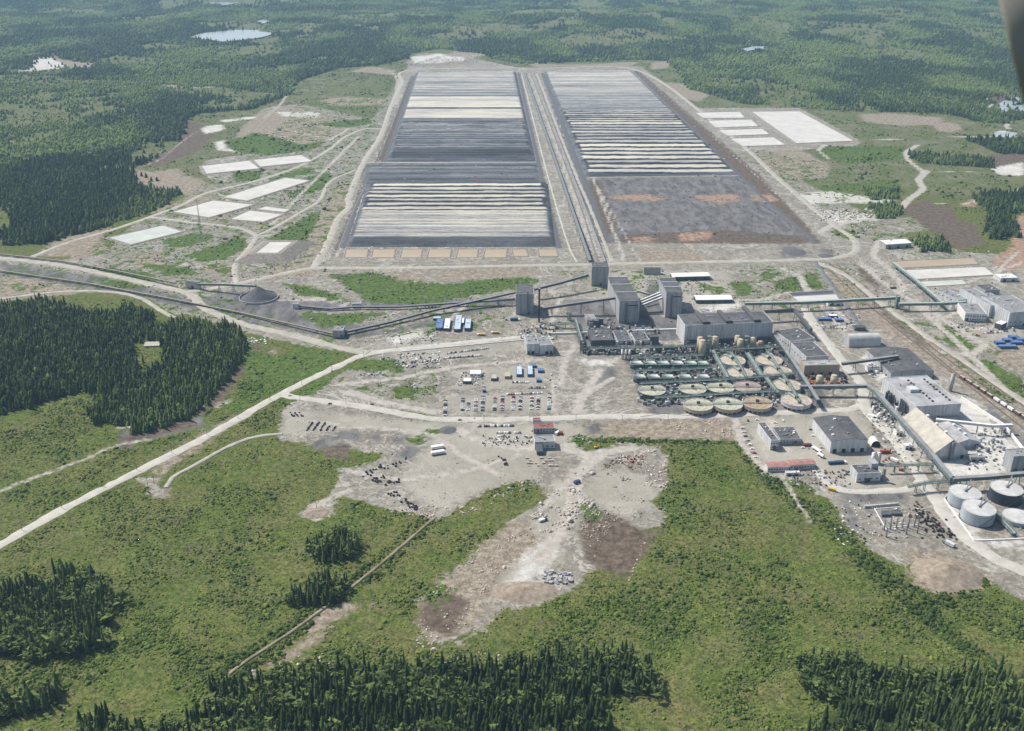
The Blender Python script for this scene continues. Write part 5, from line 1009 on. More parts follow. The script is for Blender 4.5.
def tower(label, cx, cyb, cyt, wpx, mat='teal'):
    h = height_at(cx, cyb, cyt); X, Y, _ = G(cx, cyb); s_ = wpx*mpp(cyb)/2; t = thing('stair_tower', label, 'tower', (X, Y, 0), 'green steel towers of the plant'); m = MB()
    for a in (-1, 1):
        for c in (-1, 1): m.box(X+a*s_-.4, X+a*s_+.4, Y+c*s_-.4, Y+c*s_+.4, 0, h)
    m.build('frame', mat, t)
    for k in range(4): m = MB(); z = h*(k+1)/4-.4; m.box(X-s_+.45, X+s_-.45, Y-s_+.45, Y+s_-.45, z, z+.4); m.build('platform', mat, t)
    m = MB(); m.box(X-s_*.4, X+s_*.4, Y-s_*.4, Y+s_*.4, 0, h*.7); m.build('riser', 'teal_lt', t)
tower('green steel tower between the left tan silos', 708, 353, 336, 5); tower('green steel tower between the middle tan silos', 745.5, 351, 336, 5); tower('green steel tower at the left end of the tank farm', 583, 352, 341, 5, 'dark'); tower('green steel tower below the screening tower', 569, 320, 312, 3.5)
for l, x, y0, y1 in (('tall dark gallery column right of the screening tower', 539, 322, 289),):
    X, Y, _ = G(x, y0); h = height_at(x, y0, y1); m = MB(); m.box(X-1.4, X+1.4, Y-1.4, Y+1.4, 0, h); t = thing('column', l, 'column', (X, Y, 0)); m.build('shaft', 'dark', t); m = MB(); m.box(X-2, X+2, Y-2, Y+2, h, h+1); m.build('head', 'steel', t)
# packed plant stuff under and round the tanks
def clutter(label, x0, x1, y0, y1, n, mats, smax=3, hmax=5, name='plant_equipment'):
    for k, mm in enumerate(mats):
        b = MB()
        for _ in range(n//len(mats)):
            x, y = G2(random.uniform(x0, x1), random.uniform(y0, y1)); s_ = random.uniform(.4, 1)*smax
            if any(bool(inside(np.array([x]), np.array([y]), P_)[0]) for P_ in PONDS): continue
            q = random.uniform(.4, 1)*smax; h = random.uniform(.25, 1)*hmax
            if random.random() < .25: b.cyl(x, y, 0, h*1.2, min(s_, q)*.5, n=9)
            else: b.box(x-s_/2, x+s_/2, y-q/2, y+q/2, 0, h)
        tag(b.build(name, mm), label+' (%s ones)' % {'teal':'green','steel':'grey','dark':'dark','white':'white','wall_lt':'pale','rust':'rusty','red':'red','blue':'blue','rock':'stone','orange':'orange','timber':'wooden','teal_lt':'pale green','slab':'slab grey','silver':'silver'}.get(mm, mm), 'equipment', kind='stuff')
clutter('jumble of plant equipment between the tanks', 638, 790, 352, 406, 900, ['teal','steel','dark','teal_lt','rust','wall_lt'], 4.5, 5.5); clutter('dark plant under the pipe bridge behind the tanks', 585, 690, 349, 355, 130, ['dark','steel','teal'], 4, 6)
clutter('equipment in front of the big hall', 690, 775, 346, 350, 120, ['dark','teal','steel','white'], 4, 7); clutter('equipment in front of the stepped hall', 806, 848, 378, 388, 90, ['dark','steel','rust','orange'], 4, 5)
clutter('equipment round the crushing buildings', 586, 660, 328, 346, 120, ['dark','steel','wall_lt'], 4, 7); clutter('stored goods in the contractor yard', 457, 484, 372, 386, 70, ['white','steel','rust','silver'], 2.5, 2.5, 'stored_goods')
clutter('goods stacked beside the loop road yard', 790, 850, 470, 486, 110, ['rust','steel','silver','dark'], 2.4, 2, 'stored_goods'); clutter('goods and bins in the workshop yard', 872, 912, 400, 462, 150, ['rust','steel','silver','white'], 2.6, 2, 'stored_goods')
clutter('goods lying along the dusty road side', 885, 935, 398, 470, 80, ['steel','silver','dark','white'], 2.6, 2, 'stored_goods'); clutter('material stacks behind the warehouses', 640, 710, 270, 300, 120, ['dark','steel','silver','rust'], 3, 2, 'stored_goods')
clutter('bits and pieces left of the gatehouse', 482, 532, 436, 446, 80, ['white','steel','dark','blue'], 2.2, 2, 'stored_goods'); clutter('equipment on the dusty yard floor', 965, 1005, 430, 470, 60, ['silver','steel','dark'], 3, 2, 'stored_goods')
clutter('goods around the works building', 520, 560, 325, 340, 60, ['dark','steel','white'], 3, 5); clutter('machines and material beside the pads', 820, 1000, 250, 300, 90, ['dark','silver','rust','white'], 3, 2, 'stored_goods')
clutter('goods in the left part of the camp yard', 385, 440, 330, 345, 60, ['dark','silver','white','steel'], 3, 1.6, 'stored_goods'); clutter('debris and goods round the left ponds', 110, 240, 226, 262, 60, ['dark','silver','steel'], 4, 2, 'stored_goods')
clutter('containers and goods at the substation', 835, 870, 500, 545, 50, ['silver','dark','white'], 2.4, 1.8, 'stored_goods'); clutter('machinery in the dark gap between the left heaps', 380, 530, 166, 182, 40, ['dark','silver','steel','red'], 6, 4, 'heap_machinery')
clutter('machinery along the right heap road', 690, 760, 115, 180, 50, ['dark','silver','white'], 5, 3, 'heap_machinery'); clutter('pipework along the left heap edge', 350, 400, 180, 262, 60, ['silver','white','dark'], 4, 1.5, 'pipework')

clutter('equipment along the refinery hall', 872, 905, 398, 422, 120, ['dark','steel','silver','white'], 3.5, 5); clutter('equipment at the foot of the white gallery', 968, 1004, 428, 452, 36, ['silver','steel'], 4, 5)
clutter('goods around the low-pitched hall', 868, 905, 360, 378, 60, ['white','silver','dark','steel'], 3, 3, 'stored_goods'); clutter('goods in front of the right factory', 950, 1020, 322, 332, 70, ['white','dark','silver','blue'], 3, 2.2, 'stored_goods')
clutter('goods behind the tent hall', 815, 860, 312, 330, 60, ['white','silver','dark','steel'], 3, 2, 'stored_goods'); clutter('vehicles and goods in the upper storage yard', 396, 440, 352, 368, 110, ['silver','white','dark','steel'], 3, 1.8, 'stored_goods')
clutter('stored material near the substation kerbs', 868, 925, 508, 540, 40, ['silver','dark','white'], 2, 1.5, 'stored_goods')
for k, (FL, FR, BK, l) in enumerate((((868,372,369),(880,368.5),(866,366),'low white store in the dusty lane'),((985,300,296.5),(996,296),(982,293),'grey store behind the right factory'),((1000,282,278.5),(1018,278),(998,274),'pale store at the far right edge behind the factory'),((828,306,303),(842,302.6),(826,300.5),'flat white store behind the row of containers'),((970,462,458),(985,457.6),(968,454.5),'low white store at the foot of the dusty yard'),((905,450,446.5),(913,446),(903,443),'little grey store beside the diagonal gallery'),((896,436,432),(903,431.5),(894,429),'little white store near the diagonal gallery'),((664,350.5,347.5),(676,347.2),(663,345),'small grey plant house left of the big hall'),((786,476,473.5),(800,473),(785,471.5),'grey shelter beside the long red-roofed building'),((700,316.5,313),(712,312.6),(699,310),'low shed behind the big hall'))):
    bld('store', l, FL, FR, BK, wall=('wall_white','wall','wall_lt')[k % 3], roof=('roof_dust','roof_lt','roof_white')[k % 3], cat='shed', doors=2, vents=1)
# ------------------------------------------------------------------ stockpiles, mounds, walls
def cone_pile(label, cx, cy, rx, h, mat='dk_pile', name='ore_stockpile', apex=(0, 0), wall=False, cat='ore pile', n=40, rings=9, ry=1.0, rough=.6, group=None):
    X, Y, _ = G(cx, cy); R = rx*mpp(cy); vs = []; t = thing(name, label, cat, (X, Y, 0), group) if wall else None
    for k in range(rings):
        q = k/(rings-1)
        for i in range(n):
            a = 2*math.pi*i/n; rr = R*(1-q)*(1+rough*.08*math.sin(a*3+k)+random.gauss(0, .012*rough)); vs.append((X+apex[0]*q+rr*math.cos(a), Y+apex[1]*q+rr*ry*math.sin(a), h*(q**1.05)+random.gauss(0, .12*rough)-(.2 if k == 0 else 0)))
    fs = [(k*n+i, k*n+(i+1) % n, (k+1)*n+(i+1) % n, (k+1)*n+i) for k in range(rings-1) for i in range(n)]
    b = MB(); b.add(vs, fs)
    if wall:
        b.build('pile', mat, t, True); w_ = MB(); w_.ring(X, Y, 0, 3.2, R+.5, R+1.3, 48); w_.build('retaining_ring', 'concrete', t); return t
    c = link(name, None) if False else None
    o = b.build(name, mat); me = o.data
    for v in me.vertices: v.co.x -= X; v.co.y -= Y
    o.location = (X, Y, 0)
    for p in me.polygons: p.use_smooth = True
    return tag(o, label, cat, group)
cone_pile('dark conical ore stockpile under the end of the gallery', 259, 298, 18.5, 21, wall=True)
cone_pile('brown waste mound beside the storage tank road', 948, 574, 36, 10, 'sand', 'earth_mound', cat='mound', ry=.8)
cone_pile('low dark gravel pile beside the main road corner', 448, 430, 9, 2.4, 'dk_pile', 'gravel_pile', cat='gravel pile')
cone_pile('dark gravel heap at the near end of the right ore floor', 795, 252, 12, 3, 'dk_pile', 'gravel_pile', cat='gravel pile'); cone_pile('small dark gravel heap by the haul road bend', 826, 256, 8, 3, 'dk_pile', 'gravel_pile', cat='gravel pile')
cone_pile('sandy mound at the foot of the waste slope', 525, 592, 34, 5, 'sand', 'sand_mound', cat='mound', ry=.55)
cone_pile('pale dirt mound on the knoll of the left clearcut', 316, 513, 14, 3, 'sand', 'sand_mound', cat='mound', ry=.8)
def wall_line(label, pts, h=3, w=.6, mat='concrete', name='boundary_wall', cat='wall'):
    Q = [np.array(G(x, y, 0)) for x, y in pts]; b = MB()
    for p, q in zip(Q[:-1], Q[1:]): b.beam(p, q, w, h)
    return tag(b.build(name, mat), label, cat)
wall_line('white wall between dusty yard and rail yard', [(961,399),(1004,427),(1024,452)], 4, 1.5, 'wall_white'); wall_line('white kerb wall around the storage tank bund', [(944,499),(974,541),(1024,539)], 1.2, 1.2, 'wall_white')
wall_line('concrete wall of the rear storage tank bund', [(944,499),(960,482)], 1.2, 1.2, 'concrete'); wall_line('pale pipe line behind the works building', [(400,352),(524,340)], 1.2, 1.4, 'wall_white', 'pipeline', 'pipeline')
wall_line('pale retaining wall of the crushing plant', [(548,334.5),(590,333.5)], 3, 2, 'wall_white'); wall_line('pale pipe housing toward the big hall', [(628,332),(683,330)], 3, 2.5, 'wall_white', 'pipeline', 'pipeline')
wall_line('low concrete wall above the substation', [(864,508),(898,505)], 3, 2, 'concrete'); wall_line('dark drain along the plant road', [(640,417),(665,413.5),(690,416)], .4, 1, 'dark', 'drain', 'drain')
# ------------------------------------------------------------------ vehicles
def car_mesh(mat, seed):
    b = MB(); b.mi = 0; b.prism([(-2.2,-.88),(2.2,-.88),(2.2,.88),(-2.2,.88)], .35, .95); b.mi = 1
    b.add([(-1.5,-.82,.95),(1.1,-.82,.95),(1.1,.82,.95),(-1.5,.82,.95),(-1.3,-.74,1.48),(.7,-.74,1.48),(.7,.74,1.48),(-1.3,.74,1.48)], [(0,1,5,4),(1,2,6,5),(2,3,7,6),(3,0,4,7)]); b.mi = 0; b.add([(-1.3,-.74,1.485),(.7,-.74,1.485),(.7,.74,1.485),(-1.3,.74,1.485)], [(0,1,2,3)])
    b.mi = 2
    for x in (-1.35, 1.35):
        for y in (-.9, .7):
            vs = [(x+.33*math.cos(a*math.pi/4), yy, .33+.33*math.sin(a*math.pi/4)) for yy in (y, y+.2) for a in range(8)]; b.add(vs, [(i, (i+1) % 8, 8+(i+1) % 8, 8+i) for i in range(8)]+[tuple(range(8))[::-1], tuple(range(8, 16))])
    o = b.build('parked_car', [mat, 'steel', 'tyre']); me = o.data; D.objects.remove(o); return me
CARS = {c: car_mesh(m, i) for i, (c, m) in enumerate((('white', 'white'), ('silver', 'silver'), ('red', 'red'), ('blue', 'blue'), ('black', 'black')))}
def car(px, py, ang, where, group, colour=None):
    colour = colour or random.choices(['white', 'silver', 'red', 'blue', 'black'], [38, 30, 8, 10, 14])[0]
    o = D.objects.new('parked_car', CARS[colour]); COL.objects.link(o); X, Y, _ = G(px, py); o.location = (X, Y, .02); o.rotation_euler = (0, 0, ang+random.gauss(0, .05)); o.scale = (1.12, 1.12, 1.1)
    return tag(o, '%s car %s' % (colour, where), 'car', group)
def car_col(x, y0, y1, n, where, group, dx=0):
    for i in range(n):
        if random.random() < .98: car(x+dx*i/n, y0+(y1-y0)*i/max(1, n-1), 0, where, group)
def car_row(x0, x1, y, n, where, group, y1=None, prob=.97):
    for i in range(n):
        if random.random() < prob: q = i/max(1, n-1); car(x0+(x1-x0)*q, y+((y1 or y)-y)*q, math.pi/2, where, group)
GP = 'cars in the gravel car park'
for j, (x, a, b_) in enumerate(((445.5,401,415.5),(463,399,410.5),(468.5,403,410.5),(476,400,411),(483,397,411),(495,398,410.5),(502.5,397,410.5),(513.5,397,410),(520.5,397,410),(532,397.5,409.5),(538.5,397,409.5),(549.5,394.5,409.5))):
    car_col(x, a, b_, int((b_-a)/1.35)+1, 'parked in %s of the gravel car park' % ('the leftmost column','the sparse second column','the third column','the fourth column','the fifth column','the sixth column','the seventh column','the eighth column','the ninth column','the tenth column','the eleventh column','the rightmost column')[j], GP, -.6)
car_row(507,542,394.8,17,'in the back row of the gravel car park',GP,393.2); car_row(478,513,426.5,17,'in the row just below the main road','cars below the main road',426); car_row(497,520,433,10,'in the short row left of the gatehouse','cars below the main road')
car_row(444,483,358.5,20,'in the upper storage row behind the contractor yard','cars in the upper rows',355.5); car_row(447,488,353.5,20,'in the rearmost storage row near the access road','cars in the upper rows',348.5); car_row(412,440,363,12,'among the scattered cars left of the upper rows','cars in the upper rows',360)
car_row(513,528,382.5,8,'beside the long blue huts','cars by the blue huts'); car_row(529,545,388,7,'on the lane behind the gravel car park','cars by the blue huts'); car_row(830,856,326,12,'in the row behind the round tent hall','cars behind the tent hall',322.5,.95); car_row(828,845,328,7,'in the front row behind the round tent hall','cars behind the tent hall')
car_row(983,1000,333.5,8,'in front of the right factory','cars at the right factory',332.5)
for i in range(8): car(741.5+i*2.0+random.random(), 428+i*4.2, .1, 'along the left side of the office yard', 'cars in the office yard')
for x, y in ((748,421),(757,420),(775,423),(783,421),(765,438),(768,444),(795,445),(803,448),(812,446),(811,430),(813,436),(822,448),(846,453),(843,451)): car(x, y, random.choice([0, 1.5]), 'scattered around the office and workshop yard', 'cars in the office yard')
car(372,404.5,2.9,'driving alone on the dirt track above the main road',None,'red'); car(460,420.5,0,'driving on the main road left of the car park',None,'black'); car(290,396,.1,'on the junction of the access road',None,'silver'); car(857,396.5,1.5,'driving on the road beside the tank farm',None,'red'); car(330,404,.1,'on the main road near the fork',None,'black')
for x, y, c in ((494,360,'white'),(497,363,'silver'),(415,385,'white'),(417,388,'blue'),(420,383,'silver'),(560,433,'white'),(590,443,'silver'),(583,440,'white'),(484,387,'silver'),(551,375,'white'),(550,380,'silver'),(555,387,'white'),(560,449,'orange')):
    if c in CARS: car(x, y, random.random()*3, 'standing loose on the gravel near x-marked tracks'.replace(' near x-marked tracks', ' away from the rows'), 'loose cars on the gravel', c)
def box_vehicle(name, label, px, py, L_, W_, H_, ang, cab, body, group=None, tank=False, cat='truck'):
    X, Y, _ = G(px, py); t = thing(name, label, cat, (X, Y, 0), group, ang)
    def lb(n, mat, *a, cyl=False):
        b = MB()
        if cyl:
            x0, x1, r, z = a; n_ = 14; vs = [(x, r*math.cos(2*math.pi*i/n_), z+r*math.sin(2*math.pi*i/n_)) for x in (x0, x1) for i in range(n_)]; b.add(vs, [(i, (i+1) % n_, n_+(i+1) % n_, n_+i) for i in range(n_)]+[tuple(range(n_))[::-1], tuple(range(n_, 2*n_))])
        else: b.box(*a)
        me_o = MB.build(b, n, mat); me_o.parent = t; return me_o
    lb('chassis', 'dark', -L_/2, L_/2, -W_*.35, W_*.35, .6, 1.0)
    if tank: lb('tank', body, -L_/2, L_/2-2.8, W_/2, 1.0+W_/2, cyl=True)
    else: lb('cargo_box', body, -L_/2, L_/2-(2.7 if cab else 0), -W_/2, W_/2, 1.02, H_)
    if cab: c = lb('cab', cab, L_/2-2.4, L_/2, -W_/2, W_/2, .7, 2.9); lb('windscreen', 'glass', L_/2-.02, L_/2+.04, -W_*.42, W_*.42, 1.7, 2.6)
    for x in (-L_/2+1.2, -L_/2+2.4, L_/2-1.4):
        for s_ in (-1, 1):
            b = MB(); y = s_*W_*.42; vs = [(x+.5*math.cos(a*math.pi/5), y+o, .5+.5*math.sin(a*math.pi/5)) for o in (-.15, .15) for a in range(10)]; b.add(vs, [(i, (i+1) % 10, 10+(i+1) % 10, 10+i) for i in range(10)]+[tuple(range(10))[::-1], tuple(range(10, 20))]); b.build('wheel', 'tyre').parent = t
    return t
sl = .32
box_vehicle('trailer', 'rear one of the two long white trailers on the gravel yard', 437.5, 448.5, 15, 5, 4.2, sl, None, 'roof_white', 'white trailers on the gravel yard', cat='trailer'); box_vehicle('trailer', 'front one of the two long white trailers on the gravel yard', 437.7, 454, 16, 5, 4.2, sl, None, 'roof_white', 'white trailers on the gravel yard', cat='trailer')
box_vehicle('truck', 'blue lorry near the foot of the screening tower', 515, 320.5, 15, 4, 4, 0, 'white', 'blue'); box_vehicle('truck', 'left yellow trailer lorry below the upper camp', 481, 335.5, 12, 3.5, 3.4, 3.14, 'white', 'yellow', 'yellow lorries'); box_vehicle('truck', 'right yellow trailer lorry below the upper camp', 495, 333.5, 12, 3.5, 3.4, 3.14, 'white', 'yellow', 'yellow lorries')
box_vehicle('tanker', 'white tanker lorry parked left of the workshop', 816.5, 451, 15, 3.6, 4, 2.0, 'white', 'white', tank=True, cat='tanker'); box_vehicle('tanker', 'second white tanker lorry parked nose to tail left of the workshop', 820.5, 456.5, 10, 3.6, 4, 2.0, 'white', 'white', tank=True, cat='tanker')
box_vehicle('truck', 'yellow lorry below the loop road', 832, 490.8, 8, 3, 3.2, 2.6, 'yellow', 'yellow'); box_vehicle('truck', 'white lorry on the diagonal plant road', 871, 417.5, 10, 3.4, 4, 2.1, 'white', 'roof_white', 'white lorries on the plant road'); box_vehicle('truck', 'white lorry just ahead on the diagonal plant road', 874, 421, 9, 3.2, 4, 2.1, 'white', 'roof_white', 'white lorries on the plant road')
box_vehicle('truck', 'red and white lorry beside the loop yard', 893, 461, 12, 3.2, 4, 2.2, 'red', 'white'); box_vehicle('truck', 'red lorry behind the cream tanks', 885, 453, 12, 3.4, 3.6, .1, 'red', 'red'); box_vehicle('truck', 'orange truck at the right of the loop yard', 900, 469.5, 8, 3, 3.4, 1.2, 'orange', 'orange')
box_vehicle('truck', 'blue-white lorry beside the red-roofed building', 557.5, 434, 9, 3.2, 4, 1.0, 'blue', 'white'); box_vehicle('truck', 'orange and red lorry next to the gatehouse', 561, 434, 7, 3, 3.6, 1.2, 'orange', 'red'); box_vehicle('truck', 'white box lorry at the substation gate', 948.5, 545, 12, 4, 4.2, 2.25, 'steel', 'wall_lt')
box_vehicle('truck', 'blue lorry in the middle of the goods row', 840, 463.5, 14, 3.4, 3.4, .1, 'white', 'blue'); box_vehicle('truck', 'second blue lorry at the left end of the goods row', 832, 464, 9, 3.2, 3.2, .1, 'blue', 'blue'); box_vehicle('dumper', 'blue dump truck on the rubble slope below the loading building', 577, 483, 8, 3.6, 3.4, .7, 'blue', 'blue', cat='dump truck')
box_vehicle('truck', 'white container lorry on the waste slope track', 543, 521, 9, 2.8, 3, .5, 'dark', 'white'); box_vehicle('excavator_carrier', 'red low loader behind the rail yard road', 893, 288.5, 10, 3.2, 3, .1, 'red', 'rust'); box_vehicle('truck', 'red and blue lorry in the office yard', 807, 446, 10, 3.2, 3.4, .1, 'blue', 'red')
for k, (x, y) in enumerate(((874,372),(870,369))): box_vehicle('trailer', ('front','rear')[k]+' white trailer standing in the dusty lane', x, y, 12, 3, 3.6, 2.1, None, 'roof_white', 'white trailers in the dusty lane', cat='trailer')
# excavator-like machines
def excavator(label, px, py, mat, ang):
    X, Y, _ = G(px, py); t = thing('excavator', label, 'excavator', (X, Y, 0), None, ang)
    def pt(n, mat_, vs, fs=None):
        b = MB(); b.box(*vs) if fs is None else b.beam(*vs); o = b.build(n, mat_); o.parent = t
    pt('track', 'dark', (-2.2, 2.2, -1.7, -1.0, 0, 1)); pt('track', 'dark', (-2.2, 2.2, 1.0, 1.7, 0, 1)); pt('body', mat, (-2.4, 1.4, -1.4, 1.4, 1.05, 2.4)); pt('cab', 'glass', (0, 1.6, .3, 1.4, 2.42, 3.4)); pt('boom', mat, ((1.2, 0, 2.0), (4.6, 0, 4.6), .6, .6), 1); pt('stick', mat, ((4.6, 0, 4.6), (6.4, 0, 1.6), .45, .45), 1); pt('bucket', 'dark', (5.8, 7.0, -.7, .7, .4, 1.6))
excavator('orange excavator beside the road behind the right factory', 977, 336, 'orange', 2.8); excavator('yellow excavator at the edge of the scrap dump', 596, 448, 'yellow', .4); excavator('orange excavator in the ring of scrap', 632, 462, 'orange', 1.0)
# ------------------------------------------------------------------ rail yard
def rail(label, pts):
    P = smooth_line([G2(*p) for p in pts], 20); T = np.gradient(P, axis=0); T /= np.linalg.norm(T, axis=1)[:, None]; Nn = np.stack([-T[:, 1], T[:, 0]], 1); t = thing('railway_track', label, 'railway', (P[0][0], P[0][1], 0), 'rail yard tracks')
    bd = MB(); n = len(P)
    for s_, nm in ((-.75, 'rail'), (.75, 'rail')):
        b = MB(); Q = P+Nn*s_
        for i in range(n-1): b.beam((*Q[i], .5), (*Q[i+1], .5), .16, .2)
        b.build(nm, 'rust', t)
    for i in range(n-1): bd.beam((*P[i], -.1), (*P[i+1], -.1), 3.4, .4)
    bd.build('ballast', 'berm' if 'ballast' not in M else 'ballast', t)
    b = MB()
    for i in range(n-1):
        l = int(np.linalg.norm(P[i+1]-P[i])/1.6)
        for k in range(l):
            c = P[i]+(P[i+1]-P[i])*k/l; b.beam((*(c-Nn[i]*1.3), .31), (*(c+Nn[i]*1.3), .31), .3, .17)
    o = b.build('sleepers', 'timber', t); o['kind'] = 'stuff'
for k, (a, m_, e) in enumerate((((822,263),(880,315),(1040,442)),((829,263),(892,317),(1045,432)),((836,264),(905,322),(1050,425)))): rail('%s track of the rail yard' % ('left','middle','right')[k], [a, m_, e])
rail('siding under the line of wagons', [(905,330),(962,378),(1030,425)])
for k in range(10):
    q = k/9; px, py = 962+62*q, 379.2+40*q; X, Y, _ = G(px, py); X2, Y2, _ = G(px+6, py+3.9); ang = math.atan2(Y2-Y, X2-X); w_ = k in (5, 6, 7)
    t = thing('rail_wagon', ('%s dark hopper wagon with pale load, counted from the far end' % ('first','second','third','fourth','fifth','','','','eighth','ninth')[k]) if not w_ else '%s white covered wagon near the right edge' % ('first','second','third')[k-5], 'wagon', (X, Y, .7), 'freight wagons on the siding', ang)
    def pp(n, mat_, *a):
        b = MB(); b.box(*a); b.build(n, mat_).parent = t
    pp('underframe', 'dark', -5, 5, -1.3, 1.3, .5, 1.0); pp('hopper', 'white' if w_ else 'rust', -4.8, 4.8, -1.6, 1.6, 1.02, 3.6); pp('load', 'white' if w_ else 'rock', -4.5, 4.5, -1.35, 1.35, 3.62, 3.9); pp('bogie', 'dark', -4, -2.4, -1.1, 1.1, .0, .48); pp('bogie', 'dark', 2.4, 4, -1.1, 1.1, .0, .48)
# ------------------------------------------------------------------ poles, masts, substation
def pole(label, px, py, h, group, arms=1, mat='timber', name='utility_pole'):
    X, Y, _ = G(px, py); t = thing(name, label, 'pole', (X, Y, 0), group); b = MB(); b.cyl(X, Y, -.5, h, .28, .18, n=8); b.build('post', mat, t)
    for k in range(arms): b = MB(); b.box(X-1.8, X+1.8, Y-.12, Y+.12, h-.8-k*1.4, h-.55-k*1.4); a = b.build('crossarm', mat, t)
    return t
road_p = [(20,532),(60,510),(100,488),(135,472),(170,455),(205,437),(236,420),(268,402),(300,387),(330,374),(362,359),(395,351),(430,347),(465,343.5),(500,341)]
for i, (x, y) in enumerate(road_p): pole('timber lamp pole standing along the pale access road', x+2, y-2, 9, 'poles along the access road')
for i in range(12): pole('lighting pole along the main plant road', 300+i*46, (400,404,411,417,421,422,421.5,421,420,419,418,417)[i], 9, 'poles along the main plant road', mat='steel')
for p, l in (((693,516),'double-armed timber pole on the clearcut right of the dump'),((508.8,512),'timber pole at the green strip below the yard'),((316.6,509),'timber pole on the pale dirt knoll'),((594,528),'timber pole at the top of the dark brown strip'),((148,487),'timber pole at the left layby'),((154,483),'timber pole beside the other pole at the layby'),((108,437),'bare pole on the clearcut in front of the dark wood')): pole(l, *p, 13, None, 2)
for i in range(9): pole('catenary pole in the rail yard', 868+i*18, 300+i*13.2, 8, 'catenary poles of the rail yard', mat='steel', name='catenary_pole')
wl = MB()
for a, b_ in (((693,516),(594,528)),((594,528),(508.8,512)),((693,516),(800,512))):
    P_, Q_ = np.array(G(*a, 0)), np.array(G(*b_, 0))
    for s_ in (-1.5, 1.5):
        pr = None
        for k in range(13):
            q = k/12; c = P_+(Q_-P_)*q; c[2] = 12.3-8*q*(1-q); c[1] += s_
            if pr is not None: wl.beam(pr, c, .09, .09)
            pr = c
tag(wl.build('power_line', 'steel'), 'thin power line wires over the dump and clearcut', 'power line')
X, Y, _ = G(201, 233); h = height_at(201, 233, 199); t = thing('lattice_mast', 'tall thin lattice mast in front of the left ponds', 'mast', (X, Y, 0)); b = MB()
for s_, c in ((-1, -1), (1, -1), (0, 1)): b.add([(X+s_*1.6-.25, Y+c*1.6, 0), (X+s_*1.6+.25, Y+c*1.6, 0), (X+s_*.6+.2, Y+c*.6, h), (X+s_*.6-.2, Y+c*.6, h), (X+s_*1.6, Y+c*1.6+.5, 0), (X+s_*.6, Y+c*.6+.4, h)], [(0, 1, 2, 3), (1, 4, 5, 2), (4, 0, 3, 5)])
b.build('legs', 'steel', t); b = MB()
for k in range(16):
    z = h*k/16; q = 1.6-(k/16); b.beam((X-q, Y-q, z), (X+q, Y-q, z+h/16), .22, .22); b.beam((X+q, Y-q, z), (X, Y+q, z+h/16), .22, .22); b.beam((X, Y+q, z), (X-q, Y-q, z+h/16), .22, .22)
b.build('bracing', 'steel', t)
for i, (x, y) in enumerate(((884,530),(890,529),(896,528.5),(902,528),(908,528),(914,527),(918,526),(886,537),(906,534),(917,533))):
    X, Y, _ = G(x, y); t = thing('substation_gantry', 'steel gantry mast in the switchyard by the storage tank road', 'gantry', (X, Y, 0), 'gantries of the switchyard'); b = MB(); b.add([(X-.7,Y-.7,0),(X+.7,Y-.7,0),(X+.7,Y+.7,0),(X-.7,Y+.7,0),(X-.2,Y-.2,14),(X+.2,Y-.2,14),(X+.2,Y+.2,14),(X-.2,Y+.2,14)], [(0,1,5,4),(1,2,6,5),(2,3,7,6),(3,0,4,7)]); b.build('mast', 'steel', t)
    for z in (8.5, 11): b = MB(); b.box(X-2.2, X+2.2, Y-.15, Y+.15, z, z+.3); b.build('crossarm', 'steel', t)
for k, (x0, y0, x1, y1) in enumerate(((881,513,889,517),(891,512,900,516))):
    b = MB(); P = PX((x0,y0),(x1,y0),(x1+1,y1),(x0+1,y1)); b.prism(P, 0, 3); X, Y = P[0]; t = thing('transformer', ('left','right')[k]+' dark transformer inside the white switchyard frame', 'transformer', (X, Y, 0)); b.build('tank', 'wall_dk', t)
    for q in range(4): c = MB(); c.cyl(P[0][0]+1.5+q*2, P[0][1]-2, 3, 4.6, .3, n=8); c.build('bushing', 'steel', t)
wall_line('white kerb along the left side of the switchyard', [(874,508),(887,531)], .7, .8, 'wall_white'); wall_line('white kerb across the middle of the switchyard', [(887,528),(918,525)], .7, .8, 'wall_white'); wall_line('white kerb at the back of the switchyard', [(875,509),(900,507)], .7, .8, 'wall_white')
# ------------------------------------------------------------------ bundles, drums, blocks
def drum_mesh(R, h, mat):
    b = MB(); b.ring(0, 0, 0, h, R*.45, R, 12); o = b.build('pipe_coil', mat); me = o.data; D.objects.remove(o); return me
DR = drum_mesh(1.5, 1.5, 'black'); DR2 = drum_mesh(1.4, 1.3, 'rust')
def drum(px, py, label, group, me=DR, name='pipe_coil'):
    X, Y, _ = G(px, py); o = D.objects.new(name, me); COL.objects.link(o); o.location = (X, Y, .02); o.rotation_euler = (0, 0, random.random()*3); s_ = random.uniform(.6, 1.0); o.scale = (s_, s_, s_); tag(o, label, 'coil', group)
for i in range(110):
    q = random.random(); x, y = 912+38*q+random.gauss(0, 4), 508+30*q+random.gauss(0, 3.2); drum(x, y, ('black' if i % 3 else 'rusty')+' pipe coil in the heap beside the storage tank road', 'coils beside the storage tank road', DR if i % 3 else DR2)
for r_ in range(5):
    for k in range(7 if r_ < 3 else 4):
        drum(307+r_*6.5+k*.9+random.gauss(0, .2), 430.5-k*1.25, 'black pipe coil in the short diagonal rows of the left gravel yard', 'coils in the diagonal rows of the gravel yard')
for i in range(12): drum(290+i*1.2+random.gauss(0,.3), 416+random.gauss(0,.6)-(3 if i % 4 == 0 else 0), 'black coil in the small cluster near the yard corner', 'coils near the corner of the gravel yard')
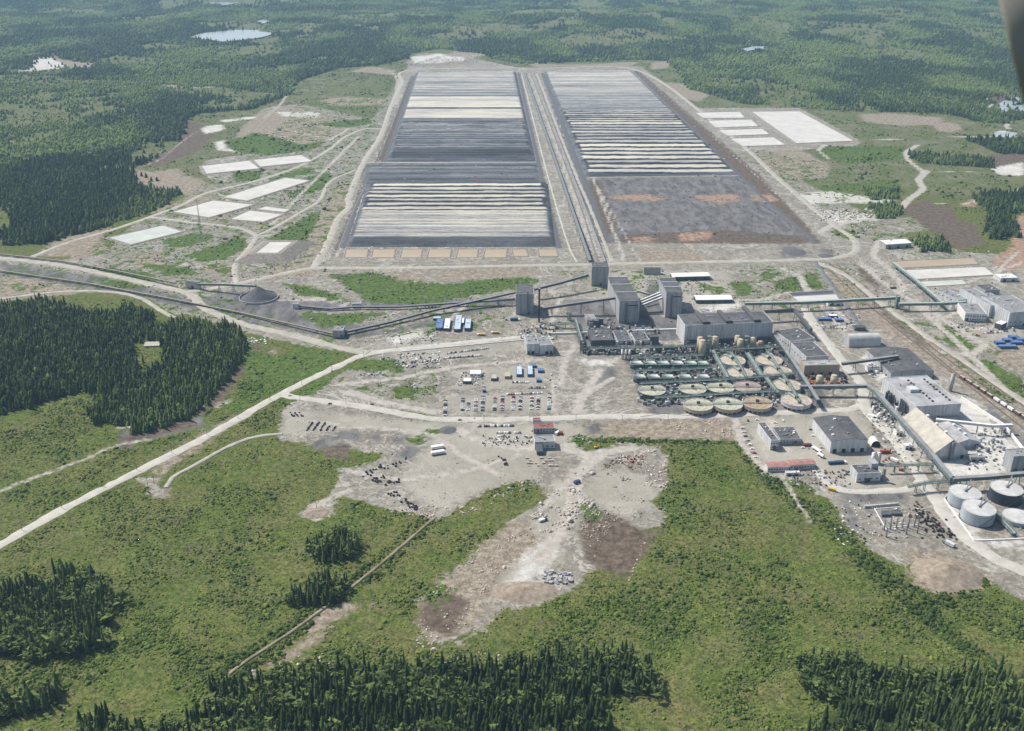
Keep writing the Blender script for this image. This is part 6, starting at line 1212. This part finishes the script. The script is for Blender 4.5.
for (x0, y0, x1, y1, n, l) in ((362,475,405,460,26,'black coil in the line along the dark edge of the big yard'),(372,480,386,477,14,'black coil in the cluster left of the big yard'),(385,482,402,482,12,'black coil in the sparse cluster left of the big yard'),(390,492,402,498,8,'black coil beside the pale bundles'),(404,500,418,510,22,'black coil in the tangled heap at the lower yard edge'),(498,455,508,466,9,'black coil at the right side of the big yard')):
    for i in range(n): q = random.random(); drum(x0+(x1-x0)*q+random.gauss(0, 1.2), y0+(y1-y0)*q+random.gauss(0, 1.6), l, l.replace('black coil', 'coils'))
clutter('grey slabs dumped at the end of the waste slope', 543, 572, 572, 584, 60, ['slab','steel','silver'], 4.5, 2.5, 'slab_pile'); clutter('scrap in the middle of the dump ring', 620, 645, 455, 464, 60, ['rust','steel','white','orange'], 2, 1.6, 'scrap'); clutter('white debris along the dump rim', 645, 668, 465, 485, 30, ['white','rock','steel'], 2.2, 1.2, 'scrap')
clutter('coloured scrap by the mud pool', 815, 878, 208, 222, 90, ['white','blue','silver','dark'], 3.5, 2, 'scrap'); clutter('white goods stacked at the end of the track', 245, 266, 338, 344, 30, ['white','silver'], 3.5, 1.6, 'stored_goods'); clutter('stored goods in the bare right clearing', 850, 876, 224, 236, 40, ['white','orange','blue','dark'], 3.5, 2, 'stored_goods')
clutter('boxes and huts at the small left yard', 278, 305, 190, 204, 40, ['white','red','dark','silver'], 4, 3, 'stored_goods'); clutter('small goods near the green patch', 360, 384, 371, 376, 26, ['white','blue','silver'], 2.4, 2, 'stored_goods')
# ------------------------------------------------------------------ aircraft strut at the upper right (a real bar just outside the window)
def cam_pt(px, py, dist):
    v = py-365.5; d_ = np.array([px-512, FOC*CP-v*SP, -(FOC*SP+v*CP)])/FOC; return np.array([0, 0, CH])+d_*dist
A_, B_ = cam_pt(1016, -60, 1.6), cam_pt(1060, 130, 1.75); ax = (B_-A_)/np.linalg.norm(B_-A_); fw = np.array([0, CP, -SP]); sd = np.cross(ax, fw); sd /= np.linalg.norm(sd); b = MB(); vs = []
for c in (A_, B_):
    for i in range(16): a = 2*math.pi*i/16; vs.append(tuple(c+sd*math.cos(a)*.052+fw*math.sin(a)*.02))
b.add(vs, [(i, (i+1) % 16, 16+(i+1) % 16, 16+i) for i in range(16)]+[tuple(range(16))[::-1], tuple(range(16, 32))]); tag(b.build('wing_strut', 'strut', None, True), 'blurred olive-grey aircraft wing strut in the upper right corner', 'wing strut')
print('OBJ', len(D.objects))
